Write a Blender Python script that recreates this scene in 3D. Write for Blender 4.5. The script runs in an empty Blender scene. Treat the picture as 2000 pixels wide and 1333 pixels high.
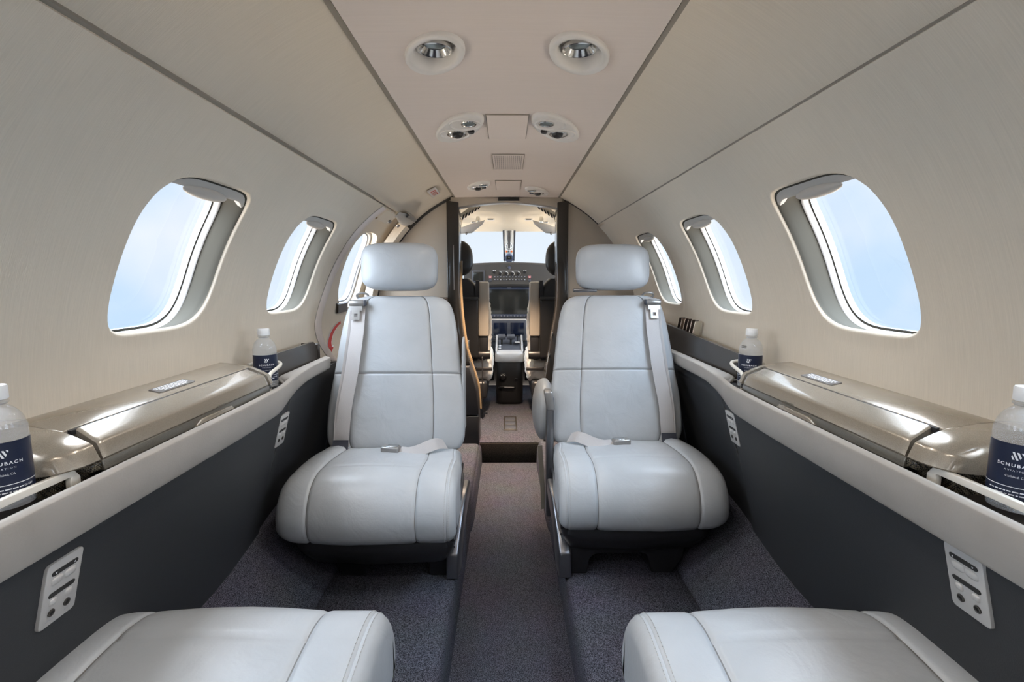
import bpy, bmesh, math, random
from mathutils import Vector, Matrix
random.seed(7)
# ---------------------------------------------------------------------------
# Everything is laid out with the eye point as origin (x right, y forward,
# z up, metres); at the end the whole place is lifted so that the aisle is z=0
# ---------------------------------------------------------------------------
EYE = 1.04
ZC, R = -.228, .713           # cabin cross-section: circle centre height, lining radius
scene = bpy.context.scene
COL = scene.collection
PI = math.pi
rad = math.radians
TOPS = []

def lerp(a, b, t): return a+(b-a)*t
def clamp(x, a=0., b=1.): return max(a, min(b, x))
def sm(x): x = clamp(x); return x*x*(3-2*x)
def interp(pts, x):
    if x <= pts[0][0]: return pts[0][1]
    for (x0, y0), (x1, y1) in zip(pts, pts[1:]):
        if x <= x1: return lerp(y0, y1, (x-x0)/(x1-x0))
    return pts[-1][1]
def sinterp(pts, x):                       # monotone-ish smooth interpolation
    if x <= pts[0][0]: return pts[0][1]
    n = len(pts)
    for i in range(n-1):
        x0, y0 = pts[i]; x1, y1 = pts[i+1]
        if x <= x1:
            h = x1-x0
            m0 = (y1-pts[i-1][1])/(x1-pts[i-1][0]) if i > 0 else (y1-y0)/h
            m1 = (pts[i+2][1]-y0)/(pts[i+2][0]-x0) if i < n-2 else (y1-y0)/h
            t = (x-x0)/h
            return (2*t**3-3*t*t+1)*y0+(t**3-2*t*t+t)*h*m0+(-2*t**3+3*t*t)*y1+(t**3-t*t)*h*m1
    return pts[-1][1]
def catmull(pts, n, closed=False):
    P = [Vector(p) for p in pts]; out = []; m = len(P)
    segs = m if closed else m-1
    for i in range(segs):
        p1, p2 = P[i], P[(i+1) % m]
        p0 = P[i-1] if (i > 0 or closed) else p1*2-p2
        p3 = P[(i+2) % m] if (i+2 < m or closed) else p2*2-p1
        for k in range(n):
            t = k/n
            out.append(.5*((2*p1)+(p2-p0)*t+(2*p0-5*p1+4*p2-p3)*t*t+(3*p1-p0-3*p2+p3)*t**3))
    if not closed: out.append(P[-1])
    return out

# ---------------------------------------------------------------- materials
MATS = {}
def mat(name, col, rough=.5, metal=0., coat=0., spec=.5, bump=None, mottled=None, alpha=1., trans=0., emis=None, sheen=0., speck=None, ior=1.45):
    m = bpy.data.materials.new(name); m.use_nodes = True
    nt = m.node_tree; b = nt.nodes['Principled BSDF']
    def I(k, v):
        if k in b.inputs: b.inputs[k].default_value = v
    I('Base Color', (*col, 1)); I('Roughness', rough); I('Metallic', metal); I('Coat Weight', coat); I('Coat Roughness', .04)
    I('Specular IOR Level', spec); I('Alpha', alpha); I('Transmission Weight', trans); I('Sheen Weight', sheen); I('IOR', ior)
    if emis: I('Emission Color', (*emis[0], 1)); I('Emission Strength', emis[1])
    tc = nt.nodes.new('ShaderNodeTexCoord'); mp = nt.nodes.new('ShaderNodeMapping'); nt.links.new(tc.outputs['Object'], mp.inputs['Vector'])
    if mottled or speck:
        sc, amt, stretch = mottled or speck
        mp.inputs['Scale'].default_value = stretch
        nz = nt.nodes.new('ShaderNodeTexNoise'); nz.inputs['Scale'].default_value = sc; nz.inputs['Detail'].default_value = 3
        nt.links.new(mp.outputs['Vector'], nz.inputs['Vector'])
        cr = nt.nodes.new('ShaderNodeValToRGB')
        e = cr.color_ramp.elements
        lo = [max(0, c*(1-amt)) for c in col]; hi = [min(1, c*(1+amt)) for c in col]
        e[0].position = .42 if speck else .3; e[1].position = .58 if speck else .7
        e[0].color = (*lo, 1); e[1].color = (*hi, 1)
        nt.links.new(nz.outputs['Fac'], cr.inputs['Fac']); nt.links.new(cr.outputs['Color'], b.inputs['Base Color'])
    if bump:
        sc, st, stretch = bump
        mp2 = nt.nodes.new('ShaderNodeMapping'); nt.links.new(tc.outputs['Object'], mp2.inputs['Vector']); mp2.inputs['Scale'].default_value = stretch
        n2 = nt.nodes.new('ShaderNodeTexNoise'); n2.inputs['Scale'].default_value = sc; n2.inputs['Detail'].default_value = 4
        nt.links.new(mp2.outputs['Vector'], n2.inputs['Vector'])
        bp = nt.nodes.new('ShaderNodeBump'); bp.inputs['Strength'].default_value = st; bp.inputs['Distance'].default_value = .002
        nt.links.new(n2.outputs['Fac'], bp.inputs['Height']); nt.links.new(bp.outputs['Normal'], b.inputs['Normal'])
    MATS[name] = m
    return m
M_ = MATS
U = (1, 1, 1)
mat('lining', (.67, .60, .50), .75, spec=.25, mottled=(1., .04, (14, 620, 14)), bump=(1., .22, (60, 760, 60)))
mat('headliner', (.68, .61, .57), .6, spec=.3, mottled=(1., .02, (6, 300, 6)), bump=(1., .08, (10, 380, 10)))
mat('leather', (.445, .465, .485), .34, spec=.5, mottled=(9, .05, U), bump=(260, .10, U))
mat('seam', (.20, .20, .20), .8)
mat('thread', (.42, .42, .41), .7)
mat('rail_leather', (.37, .345, .315), .42, mottled=(14, .05, U), bump=(320, .1, U))
mat('side_panel', (.034, .036, .040), .55, spec=.4, bump=(500, .12, U))
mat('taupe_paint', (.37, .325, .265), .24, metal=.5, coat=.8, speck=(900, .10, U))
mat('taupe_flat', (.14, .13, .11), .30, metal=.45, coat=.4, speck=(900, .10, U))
mat('dark_gloss', (.035, .029, .025), .28, coat=.2, spec=.3)
mat('black_plastic', (.016, .016, .018), .38)
mat('black_leather', (.014, .014, .015), .4, bump=(200, .15, U))
mat('pillar_black', (.022, .020, .018), .16, coat=.5)
mat('bulkhead', (.40, .355, .30), .30, coat=.3, mottled=(3, .05, U))
mat('white_plastic', (.68, .665, .645), .35)
mat('shade_plastic', (.42, .40, .37), .4)
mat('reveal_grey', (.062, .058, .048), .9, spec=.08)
mat('gap_shade_and_trim', (.26, .235, .20), .7)
mat('gasket', (.32, .34, .37), .75, spec=.15)
mat('window_surround', (.46, .45, .435), .5)
mat('seal_dark', (.05, .05, .05), .6)
mat('belt', (.47, .45, .445), .6, spec=.3, bump=(1., .35, (700, 60, 700)))
mat('belt_dark', (.035, .037, .05), .7)
mat('steel', (.62, .62, .62), .25, metal=1.)
mat('steel_dark', (.22, .22, .235), .30, metal=.9)
mat('buckle', (.32, .31, .30), .32, metal=.55)
mat('cream_plastic', (.72, .69, .63), .35)
mat('alu_panel', (.55, .54, .53), .38, metal=.25)
mat('bottle_cap', (.86, .87, .88), .4)
mat('label_navy', (.012, .018, .045), .35)
mat('ink_white', (.85, .87, .9), .5)
mat('ink_grey', (.45, .46, .5), .5)
mat('ink_black', (.02, .02, .02), .5)
mat('red', (.55, .012, .015), .4)
mat('orange', (.8, .16, .03), .4)
mat('tan_wood', (.38, .27, .16), .35, coat=.4)
mat('screen', (.020, .021, .020), .12)
mat('screen_blue', (.006, .010, .025), .15)
mat('bezel', (.055, .060, .075), .45)
mat('bezel_blue', (.07, .085, .14), .45)
mat('glareshield', (.05, .047, .045), .7)
mat('cockpit_beige', (.62, .545, .43), .6, mottled=(4, .04, U))
mat('pilot_armrest', (.36, .32, .27), .5)
mat('sheepskin', (.78, .75, .70), .95, spec=.1, bump=(90, 1., U))
mat('silver_fairing', (.46, .445, .44), .35, metal=.15)
mat('placard', (.15, .14, .13), .65, spec=.2)
mat('paper', (.74, .66, .52), .7)
mat('paper_dark', (.05, .035, .03), .5)
mat('paper_mid', (.24, .17, .12), .5)
mat('grille_metal', (.07, .065, .06), .4, metal=.6)
mat('lens', (.16, .20, .21), .18, metal=.2, coat=.6)
mat('chrome', (.75, .74, .72), .12, metal=1.)
mat('amber_lit', (.30, .09, .09), .4, emis=((.9, .3, .3), .12))
def carpet(name, dark, light, sc=900):
    m = bpy.data.materials.new(name); m.use_nodes = True; nt = m.node_tree; b = nt.nodes['Principled BSDF']
    b.inputs['Roughness'].default_value = .95; b.inputs['Specular IOR Level'].default_value = .1
    tc = nt.nodes.new('ShaderNodeTexCoord')
    nz = nt.nodes.new('ShaderNodeTexNoise'); nz.inputs['Scale'].default_value = 480; nz.inputs['Detail'].default_value = 2; nz.inputs['Roughness'].default_value = .7
    nt.links.new(tc.outputs['Object'], nz.inputs['Vector'])
    cr = nt.nodes.new('ShaderNodeValToRGB'); e = cr.color_ramp.elements
    e[0].position = .40; e[0].color = (*dark, 1); e[1].position = .68; e[1].color = (*light, 1)
    nt.links.new(nz.outputs['Fac'], cr.inputs['Fac'])
    n3 = nt.nodes.new('ShaderNodeTexNoise'); n3.inputs['Scale'].default_value = 6; nt.links.new(tc.outputs['Object'], n3.inputs['Vector'])
    mx = nt.nodes.new('ShaderNodeMix'); mx.data_type = 'RGBA'; mx.blend_type = 'MULTIPLY'; mx.inputs['Factor'].default_value = .25
    nt.links.new(cr.outputs['Color'], mx.inputs['A']); nt.links.new(n3.outputs['Color'], mx.inputs['B'])
    nt.links.new(mx.outputs['Result'], b.inputs['Base Color'])
    bp = nt.nodes.new('ShaderNodeBump'); bp.inputs['Strength'].default_value = .8; bp.inputs['Distance'].default_value = .003
    nt.links.new(nz.outputs['Fac'], bp.inputs['Height']); nt.links.new(bp.outputs['Normal'], b.inputs['Normal'])
    MATS[name] = m
def creases(name, sc, st, dist):
    nt = MATS[name].node_tree; b = nt.nodes['Principled BSDF']; old = b.inputs['Normal'].links[0].from_node
    tc = nt.nodes.new('ShaderNodeTexCoord'); nz = nt.nodes.new('ShaderNodeTexNoise'); nz.inputs['Scale'].default_value = sc; nz.inputs['Detail'].default_value = 3; nz.inputs['Distortion'].default_value = 1.2
    nt.links.new(tc.outputs['Object'], nz.inputs['Vector']); bp = nt.nodes.new('ShaderNodeBump'); bp.inputs['Strength'].default_value = st; bp.inputs['Distance'].default_value = dist
    nt.links.new(nz.outputs['Fac'], bp.inputs['Height']); nt.links.new(bp.outputs['Normal'], old.inputs['Normal'])
creases('leather', 13, .35, .006)
carpet('carpet', (.011, .011, .016), (.20, .20, .245))
carpet('carpet_black', (.004, .004, .004), (.05, .045, .04))
def weave():
    m = bpy.data.materials.new('carbon_weave'); m.use_nodes = True; nt = m.node_tree; b = nt.nodes['Principled BSDF']
    tc = nt.nodes.new('ShaderNodeTexCoord'); ck = nt.nodes.new('ShaderNodeTexChecker'); ck.inputs['Scale'].default_value = 420
    mp = nt.nodes.new('ShaderNodeMapping'); mp.inputs['Rotation'].default_value = (rad(45), rad(20), rad(45))
    nt.links.new(tc.outputs['Object'], mp.inputs['Vector']); nt.links.new(mp.outputs['Vector'], ck.inputs['Vector'])
    ck.inputs['Color1'].default_value = (.008, .008, .008, 1); ck.inputs['Color2'].default_value = (.10, .085, .06, 1)
    nt.links.new(ck.outputs['Color'], b.inputs['Base Color']); b.inputs['Roughness'].default_value = .25
    MATS['carbon_weave'] = m
weave()
def glass(name, tint, gloss=.06):
    m = bpy.data.materials.new(name); m.use_nodes = True; nt = m.node_tree
    for n in list(nt.nodes): nt.nodes.remove(n)
    o = nt.nodes.new('ShaderNodeOutputMaterial'); t = nt.nodes.new('ShaderNodeBsdfTransparent'); g = nt.nodes.new('ShaderNodeBsdfGlossy'); x = nt.nodes.new('ShaderNodeMixShader')
    t.inputs['Color'].default_value = (*tint, 1); g.inputs['Roughness'].default_value = .02; x.inputs['Fac'].default_value = gloss
    nt.links.new(t.outputs[0], x.inputs[1]); nt.links.new(g.outputs[0], x.inputs[2]); nt.links.new(x.outputs[0], o.inputs[0])
    MATS[name] = m
glass('pane', (.99, .99, 1.))
def frosted(name, col, a):
    m = bpy.data.materials.new(name); m.use_nodes = True; nt = m.node_tree; b = nt.nodes['Principled BSDF']; o = nt.nodes['Material Output']
    b.inputs['Base Color'].default_value = (*col, 1); b.inputs['Roughness'].default_value = .12; b.inputs['Coat Weight'].default_value = .6
    t = nt.nodes.new('ShaderNodeBsdfTransparent'); x = nt.nodes.new('ShaderNodeMixShader'); x.inputs['Fac'].default_value = a
    nt.links.new(t.outputs[0], x.inputs[1]); nt.links.new(b.outputs[0], x.inputs[2]); nt.links.new(x.outputs[0], o.inputs['Surface'])
    MATS[name] = m
frosted('bottle_plastic', (.62, .64, .66), .36)

# ---------------------------------------------------------------- mesh helper
class MB:
    def __init__(s): s.v = []; s.f = []; s.m = []
    def add(s, vs, fs, mi=0):
        o = len(s.v); s.v += [tuple(p) for p in vs]; s.f += [tuple(i+o for i in f) for f in fs]; s.m += [mi]*len(fs); return s
    def grid(s, rows, cu=False, cv=False, mi=None):
        nr, nc = len(rows), len(rows[0]); o = len(s.v)
        for r in rows: s.v += [tuple(p) for p in r]
        for i in range(nr if cv else nr-1):
            for j in range(nc if cu else nc-1):
                i2, j2 = (i+1) % nr, (j+1) % nc
                s.f.append((o+i*nc+j, o+i*nc+j2, o+i2*nc+j2, o+i2*nc+j)); s.m.append(mi(i, j) if callable(mi) else (mi or 0))
        return s
    def loft(s, rings, caps=True, mi=0):
        o = len(s.v); n = len(rings[0]); s.grid(rings, cu=True, mi=mi)
        if caps:
            s.f.append(tuple(o+k for k in range(n))); s.m.append(0)
            s.f.append(tuple(o+(len(rings)-1)*n+k for k in range(n))); s.m.append(0)
        return s
    def box(s, x0, x1, y0, y1, z0, z1, mi=0):
        vs = [(x, y, z) for z in (z0, z1) for y in (y0, y1) for x in (x0, x1)]
        return s.add(vs, [(0, 2, 3, 1), (4, 5, 7, 6), (0, 1, 5, 4), (2, 6, 7, 3), (0, 4, 6, 2), (1, 3, 7, 5)], mi)
    def prism(s, pts, axis, a0, a1, mi=0):
        def P(p, a): return {'x': (a, p[0], p[1]), 'y': (p[0], a, p[1]), 'z': (p[0], p[1], a)}[axis]
        n = len(pts)
        return s.add([P(p, a0) for p in pts]+[P(p, a1) for p in pts],
                     [tuple(range(n)), tuple(range(n, 2*n))]+[(i, (i+1) % n, n+(i+1) % n, n+i) for i in range(n)], mi)
    def tube(s, path, r, n=10, closed=False, mi=0, flat=None):
        P = [Vector(p) for p in path]; rings = []; up = None
        for i, p in enumerate(P):
            a = P[i-1] if (i > 0 or closed) else p; b = P[(i+1) % len(P)] if (i < len(P)-1 or closed) else p
            t = (b-a).normalized()
            if up is None: up = t.cross(Vector((.3, .2, 1))).normalized()
            up = (up-t*up.dot(t)).normalized(); w = t.cross(up)
            rr = r[i] if isinstance(r, (list, tuple)) else r
            rings.append([p+up*rr*math.cos(2*PI*k/n)*(flat or 1)+w*rr*math.sin(2*PI*k/n) for k in range(n)])
        if closed: s.grid(rings, cu=True, cv=True, mi=mi)
        else: s.loft(rings, True, mi)
        return s
    def lathe(s, prof, c=(0, 0, 0), n=32, mi=0, axis='z', caps=True):
        rings = []
        for r, h in prof:
            ring = []
            for k in range(n):
                a = 2*PI*k/n; x, y = r*math.cos(a), r*math.sin(a)
                ring.append({'z': (c[0]+x, c[1]+y, c[2]+h), 'y': (c[0]+x, c[1]+h, c[2]+y), 'x': (c[0]+h, c[1]+x, c[2]+y)}[axis])
            rings.append(ring)
        return s.loft(rings, caps, mi)
    def ellipsoid(s, c, r, n=20, m=12):
        rings = []
        for i in range(m+1):
            a = -PI/2+PI*clamp(i/m, .012, .988)
            rings.append([(c[0]+r[0]*math.cos(a)*math.cos(2*PI*k/n), c[1]+r[1]*math.cos(a)*math.sin(2*PI*k/n), c[2]+r[2]*math.sin(a)) for k in range(n)])
        return s.loft(rings)
    def ribbon(s, path, side, w, th=.002):           # flat strap along path; side = lateral unit vectors
        P = [Vector(p) for p in path]; rings = []
        for i, p in enumerate(P):
            t = (P[min(i+1, len(P)-1)]-P[max(i-1, 0)]).normalized()
            sd = Vector(side[i] if isinstance(side, list) else side); sd = (sd-t*sd.dot(t)).normalized(); nn = t.cross(sd)
            ww = w[i] if isinstance(w, list) else w
            rings.append([p+sd*ww/2+nn*th/2, p-sd*ww/2+nn*th/2, p-sd*ww/2-nn*th/2, p+sd*ww/2-nn*th/2])
        return s.loft(rings)
    def xform(s, fn): s.v = [tuple(fn(Vector(p))) for p in s.v]; return s
    def build(s, name, mats, parent=None, origin=(0, 0, 0), bevel=0., seg=2, ang=35, smooth=True, weld=0., flip=True, sub=0):
        me = bpy.data.meshes.new(name); bm = bmesh.new(); o = Vector(origin)
        vs = [bm.verts.new(Vector(p)-o) for p in s.v]
        for f, mi in zip(s.f, s.m):
            if len(set(f)) < 3: continue
            try: fc = bm.faces.new([vs[i] for i in f]); fc.material_index = mi
            except ValueError: pass
        if weld: bmesh.ops.remove_doubles(bm, verts=bm.verts, dist=weld)
        bm.normal_update()
        if flip: bmesh.ops.recalc_face_normals(bm, faces=bm.faces)
        if bevel:
            ed = [e for e in bm.edges if len(e.link_faces) == 2 and e.calc_face_angle(0) > rad(ang)]
            bmesh.ops.bevel(bm, geom=ed, offset=bevel, segments=seg, affect='EDGES', profile=.5, clamp_overlap=True)
        bm.to_mesh(me); bm.free()
        if smooth:
            me.polygons.foreach_set('use_smooth', [True]*len(me.polygons))
            me.set_sharp_from_angle(angle=rad(ang if not bevel else 50))
        for k in (mats if isinstance(mats, (list, tuple)) else [mats]): me.materials.append(M_[k])
        ob = bpy.data.objects.new(name, me); COL.objects.link(ob)
        if parent is not None: ob.parent = parent
        else: ob.location = o; TOPS.append(ob)
        if sub:
            md = ob.modifiers.new('sub', 'SUBSURF'); md.levels = sub; md.render_levels = sub
        return ob

def tag(o, label, cat, group=None, kind=None):
    o['label'] = label; o['category'] = cat
    if group: o['group'] = group
    if kind: o['kind'] = kind
    return o
def struct(o, label=None, cat=None):
    o['kind'] = 'structure'
    if label: o['label'] = label
    if cat: o['category'] = cat
    return o
class Thing:
    """an Empty at the thing's base; parts are meshes given in the place's own coordinates"""
    def __init__(s, name, label, cat, loc, group=None, kind=None):
        s.e = bpy.data.objects.new(name, None); COL.objects.link(s.e); s.e.location = loc; s.e.empty_display_size = .05
        s.o = Vector(loc); TOPS.append(s.e); tag(s.e, label, cat, group, kind)
    def part(s, name, mb, mats, under=None, label=None, **k):
        ob = mb.build(name, mats, parent=(under or s.e), origin=s.o, **k)
        if label: ob['label'] = label
        return ob

def Mp(side, y, ph, d=0.):       # point on the cabin lining: angle ph (radians) above the horizontal, d outwards
    r = R+d
    return Vector((side*r*math.cos(ph), y, ZC+r*math.sin(ph)))
def ph_of(z, r=R): return math.asin(clamp((z-ZC)/r, -1, 1))

def text_mb(txt, size, bold=0., space=1.):
    cu = bpy.data.curves.new('lettering', 'FONT'); cu.body = txt; cu.size = size; cu.align_x = 'CENTER'; cu.align_y = 'CENTER'; cu.offset = bold
    cu.resolution_u = 3; cu.space_character = space
    ob = bpy.data.objects.new('lettering', cu); COL.objects.link(ob)
    bpy.context.view_layer.update()
    dg = bpy.context.evaluated_depsgraph_get(); me = bpy.data.meshes.new_from_object(ob.evaluated_get(dg))
    mb = MB(); mb.add([tuple(v.co) for v in me.vertices], [tuple(p.vertices) for p in me.polygons])
    bpy.data.objects.remove(ob); bpy.data.curves.remove(cu); bpy.data.meshes.remove(me)
    return mb
def merge(*ms):
    o = MB()
    for m in ms:
        n = len(o.v); o.v += m.v; o.f += [tuple(i+n for i in f) for f in m.f]; o.m += m.m
    return o
def rect_mb(x0, x1, y0, y1): return MB().add([(x0, y0, 0), (x1, y0, 0), (x1, y1, 0), (x0, y1, 0)], [(0, 1, 2, 3)])
def subdiv_x(mb, n=1): return mb

# =================================================================== SETTING
Y0, YB = -1.70, 2.82             # aft wall, forward bulkhead
PH_BOT, PH_SEAM, PH_TOP = rad(-9), rad(46.45), rad(66.9)
HP = 6.4                         # superellipse power of a window opening
def rr(dy, dp, a, b, p=None):    # boundary of the opening in direction (dy,dp); two corners are rounder
    if p is None: p = 3.3 if dy*dp < 0 else 7.5
    return 1./((abs(dy)/a)**p+(abs(dp)/b)**p)**(1/p)
WIN_B = .222                     # half opening, radians
WIN_C = rad(22.9)
L_WIN = [-.755, -.155, .447, 1.062, 1.660]
R_WIN = [-.775, -.18, .415, 1.016, 1.616, 2.214]
WA = .154
SH = .05                       # the openings lean forward towards the top

def lining(side, wins, y1f, name):
    mb = MB(); nphi = 40
    phs = [lerp(PH_BOT, PH_SEAM, i/nphi) for i in range(nphi+1)]
    cell = .225
    ys = Y0
    def col(ya, yb, n):
        rows = []
        for i in range(n+1):
            t = i/n
            rows.append([Mp(side, lerp(ya, yb if not callable(yb) else yb(p), t), p) for p in phs])
        mb.grid(rows)
    for c in wins:
        if c-cell > ys+1e-6: col(ys, c-cell, 2)
        ny = 20
        per = [(c-cell+2*cell*i/ny, phs[0]) for i in range(ny)]+[(c+cell, p) for p in phs[:-1]]+[(c+cell-2*cell*i/ny, phs[-1]) for i in range(ny)]+[(c-cell, p) for p in reversed(phs[1:])]
        hole = []
        for (y, p) in per:
            dy, dp = (y-c), (p-WIN_C)
            k = rr(dy, dp, WA, WIN_B); hole.append((c+dy*k+SH*R*dp*k, WIN_C+dp*k))
        rings = []
        T = [0, .2, .4, .55, .66, .74, .80, .85, .89, .92, .945, .965, .98, .992, 1.]
        for t in T:
            ring = []
            for (a, b) in zip(per, hole):
                y, p = lerp(a[0], b[0], t), lerp(a[1], b[1], t)
                dist = math.hypot(y-b[0], (p-b[1])*R)
                d = .0035*sm((.052-dist)/.018)+.006*sm((.006-dist)/.006)
                ring.append(Mp(side, y, p, d))
            rings.append(ring)
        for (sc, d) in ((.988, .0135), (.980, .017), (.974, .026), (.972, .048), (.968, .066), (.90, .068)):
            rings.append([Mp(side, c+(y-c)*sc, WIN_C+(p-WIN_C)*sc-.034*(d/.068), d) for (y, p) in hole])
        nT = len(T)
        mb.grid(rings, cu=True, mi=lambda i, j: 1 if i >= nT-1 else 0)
        ys = c+cell
    if callable(y1f):
        col(ys, y1f, 4)
        phd = phs
        rows = [[Mp(side, y1f(p)+dy, p, d) for p in phd] for dy, d in ((0, 0), (.006, .002), (.011, .008), (.013, .018), (.02, .034), (.035, .055), (.06, .095))]
        mb.grid(rows)
    else: col(ys, y1f, 2)
    # top lip of the window panel
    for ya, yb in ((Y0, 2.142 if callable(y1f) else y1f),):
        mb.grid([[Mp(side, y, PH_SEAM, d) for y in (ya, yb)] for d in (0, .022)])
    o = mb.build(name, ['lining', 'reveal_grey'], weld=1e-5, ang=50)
    return struct(o, None)
JAMB = sorted([(ph_of(z), y) for y, z in [(2.142, .29), (2.109, .255), (2.059, .18), (2.024, .069), (1.987, -.049), (1.948, -.144), (1.945, -.18), (1.965, -.222), (2.0, -.26), (2.05, -.30), (2.11, -.34)]])
def jamb(p): return sinterp(JAMB, p)
o = lining(-1, L_WIN, jamb, 'wall_left'); o['label'] = 'cream fabric cabin wall on the door side'
o = lining(1, R_WIN, YB, 'wall_right'); o['label'] = 'cream fabric cabin wall opposite the door'

mb = MB(); phj = [lerp(rad(-8.8), PH_SEAM-.004, i/40) for i in range(41)]
mb.grid([[Mp(-1, jamb(p)+dy, p, d) for p in phj] for dy, d in ((-.052, .001), (-.048, -.004), (-.030, -.0085), (-.010, -.009), (.004, -.0055), (.011, .003), (.015, .016), (.024, .036), (.040, .06), (.062, .096))])
struct(mb.build('trim_14', 'headliner', ang=60), 'smooth padded edge of the entry door opening')
# upper side panels (between window panel and ceiling strip) and the flat strip
for side, nm in ((-1, 'ceiling_left'), (1, 'ceiling_right')):
    mb = MB(); n = 14
    ps = [lerp(PH_SEAM-.012, PH_TOP+.03, i/n) for i in range(n+1)]
    dd = .015 if side < 0 else .006
    mb.grid([[Mp(side, y, p, dd) for p in ps] for y in (Y0, -.5, .5, 1.5, 2.2, YB+.02)])
    struct(mb.build(nm, 'lining', ang=60))
zs = .430
mb = MB()
xs = .2755
sec = [(-xs, zs+.022), (-xs, zs+.003), (-xs+.003, zs), (-.13, zs+.0025), (0, zs+.004), (.13, zs+.0025), (xs-.003, zs), (xs, zs+.003), (xs, zs+.022)]
LAMPS = ((-.139, 1.048, -1), (.141, 1.045, 1))
LY0, LY1 = .925, 1.170
mb.grid([[(x, y, z) for x, z in sec] for y in (Y0, 0, LY0)]); mb.grid([[(x, y, z) for x, z in sec] for y in (LY1, 2, 2.86)])
for lx, ly, sd in LAMPS:           # the strip around each recessed downlight
    x0, x1 = sorted((0., sd*(xs-.003)))
    n = 16
    per = [(lerp(x0, x1, k/n), LY0) for k in range(n)]+[(x1, lerp(LY0, LY1, k/n)) for k in range(n)]+[(lerp(x1, x0, k/n), LY1) for k in range(n)]+[(x0, lerp(LY1, LY0, k/n)) for k in range(n)]
    an = rad(90)-sd*rad(21); ca, sa = math.cos(an), math.sin(an); hole = []
    for x, y in per:
        u, v = (x-lx)*ca+(y-ly)*sa, -(x-lx)*sa+(y-ly)*ca; kk = 1/math.hypot(u/.084, v/.049); hole.append((lx+(x-lx)*kk, ly+(y-ly)*kk))
    mb.grid([[(lerp(a[0], b[0], t), lerp(a[1], b[1], t), interp(sorted(sec[2:7]), lerp(a[0], b[0], t))) for a, b in zip(per, hole)] for t in (0, .5, 1)], cu=True)
    q = sec[:3] if sd < 0 else sec[6:]
    mb.grid([[(x, y, z) for x, z in q] for y in (LY0, LY1)])
struct(mb.build('ceiling', 'headliner', ang=40))
mb = MB().box(-.34, .34, Y0, 2.9, zs+.024, zs+.05)
struct(mb.build('trim_1', 'seal_dark'))

for side, nm, w, dd in ((-1, 'seam_shade_left', .0075, .0065), (1, 'seam_shade_right', .0042, .003)):
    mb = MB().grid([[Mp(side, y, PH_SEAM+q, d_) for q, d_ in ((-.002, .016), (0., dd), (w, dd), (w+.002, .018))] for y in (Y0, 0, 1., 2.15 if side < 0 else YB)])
    struct(mb.build(nm, 'gap_shade_and_trim'))  # dark strip painted in for the shade above the panel lip
for side, nm, x2, z2 in ((-1, 'strip_shade_left', .290, .4375), (1, 'strip_shade_right', .286, .4315)):
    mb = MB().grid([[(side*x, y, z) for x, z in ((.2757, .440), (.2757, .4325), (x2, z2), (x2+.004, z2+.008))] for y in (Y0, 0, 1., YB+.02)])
    struct(mb.build(nm, 'gap_shade_and_trim'))  # dark strip puts shade into the gap along the ceiling strip
# aft wall, floors, side panels
mb = MB(); ring = [(R+.02)*math.cos(a) for a in []]
pts = [((R+.03)*math.cos(2*PI*k/48), ZC-.05+(R+.06)*math.sin(2*PI*k/48)) for k in range(48)]
mb.prism([(x, max(z, -1.06)) for x, z in pts], 'y', Y0-.05, Y0)
struct(mb.build('wall_back', 'lining'))
AL, AR = -.152, .176
mb = MB().box(AL-.05, AR+.05, Y0, YB+.02, -1.06, -1.04)
struct(mb.build('floor', 'carpet'), 'sunken grey speckled carpet of the centre aisle')
PZ = -.905
for side, nm, e in ((-1, 'floor_left', AL), (1, 'floor_right', AR)):
    mb = MB(); e = abs(e); xv = .535
    prof = [(e, -1.05), (e+.003, PZ-.018), (e+.010, PZ-.005), (e+.022, PZ), (xv-.006, PZ), (xv, PZ-.007), (xv+.008, PZ+.014), (.60, -.835), (.70, -.745), (.82, -.69), (.82, -1.05)]
    mb.loft([[(side*x, y, z) for x, z in prof] for y in (Y0, 0., 1., YB)])
    struct(mb.build(nm, 'carpet', ang=60), 'raised grey speckled carpet under the seats on the door side' if side < 0 else 'raised grey speckled carpet under the seats opposite the door')
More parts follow.
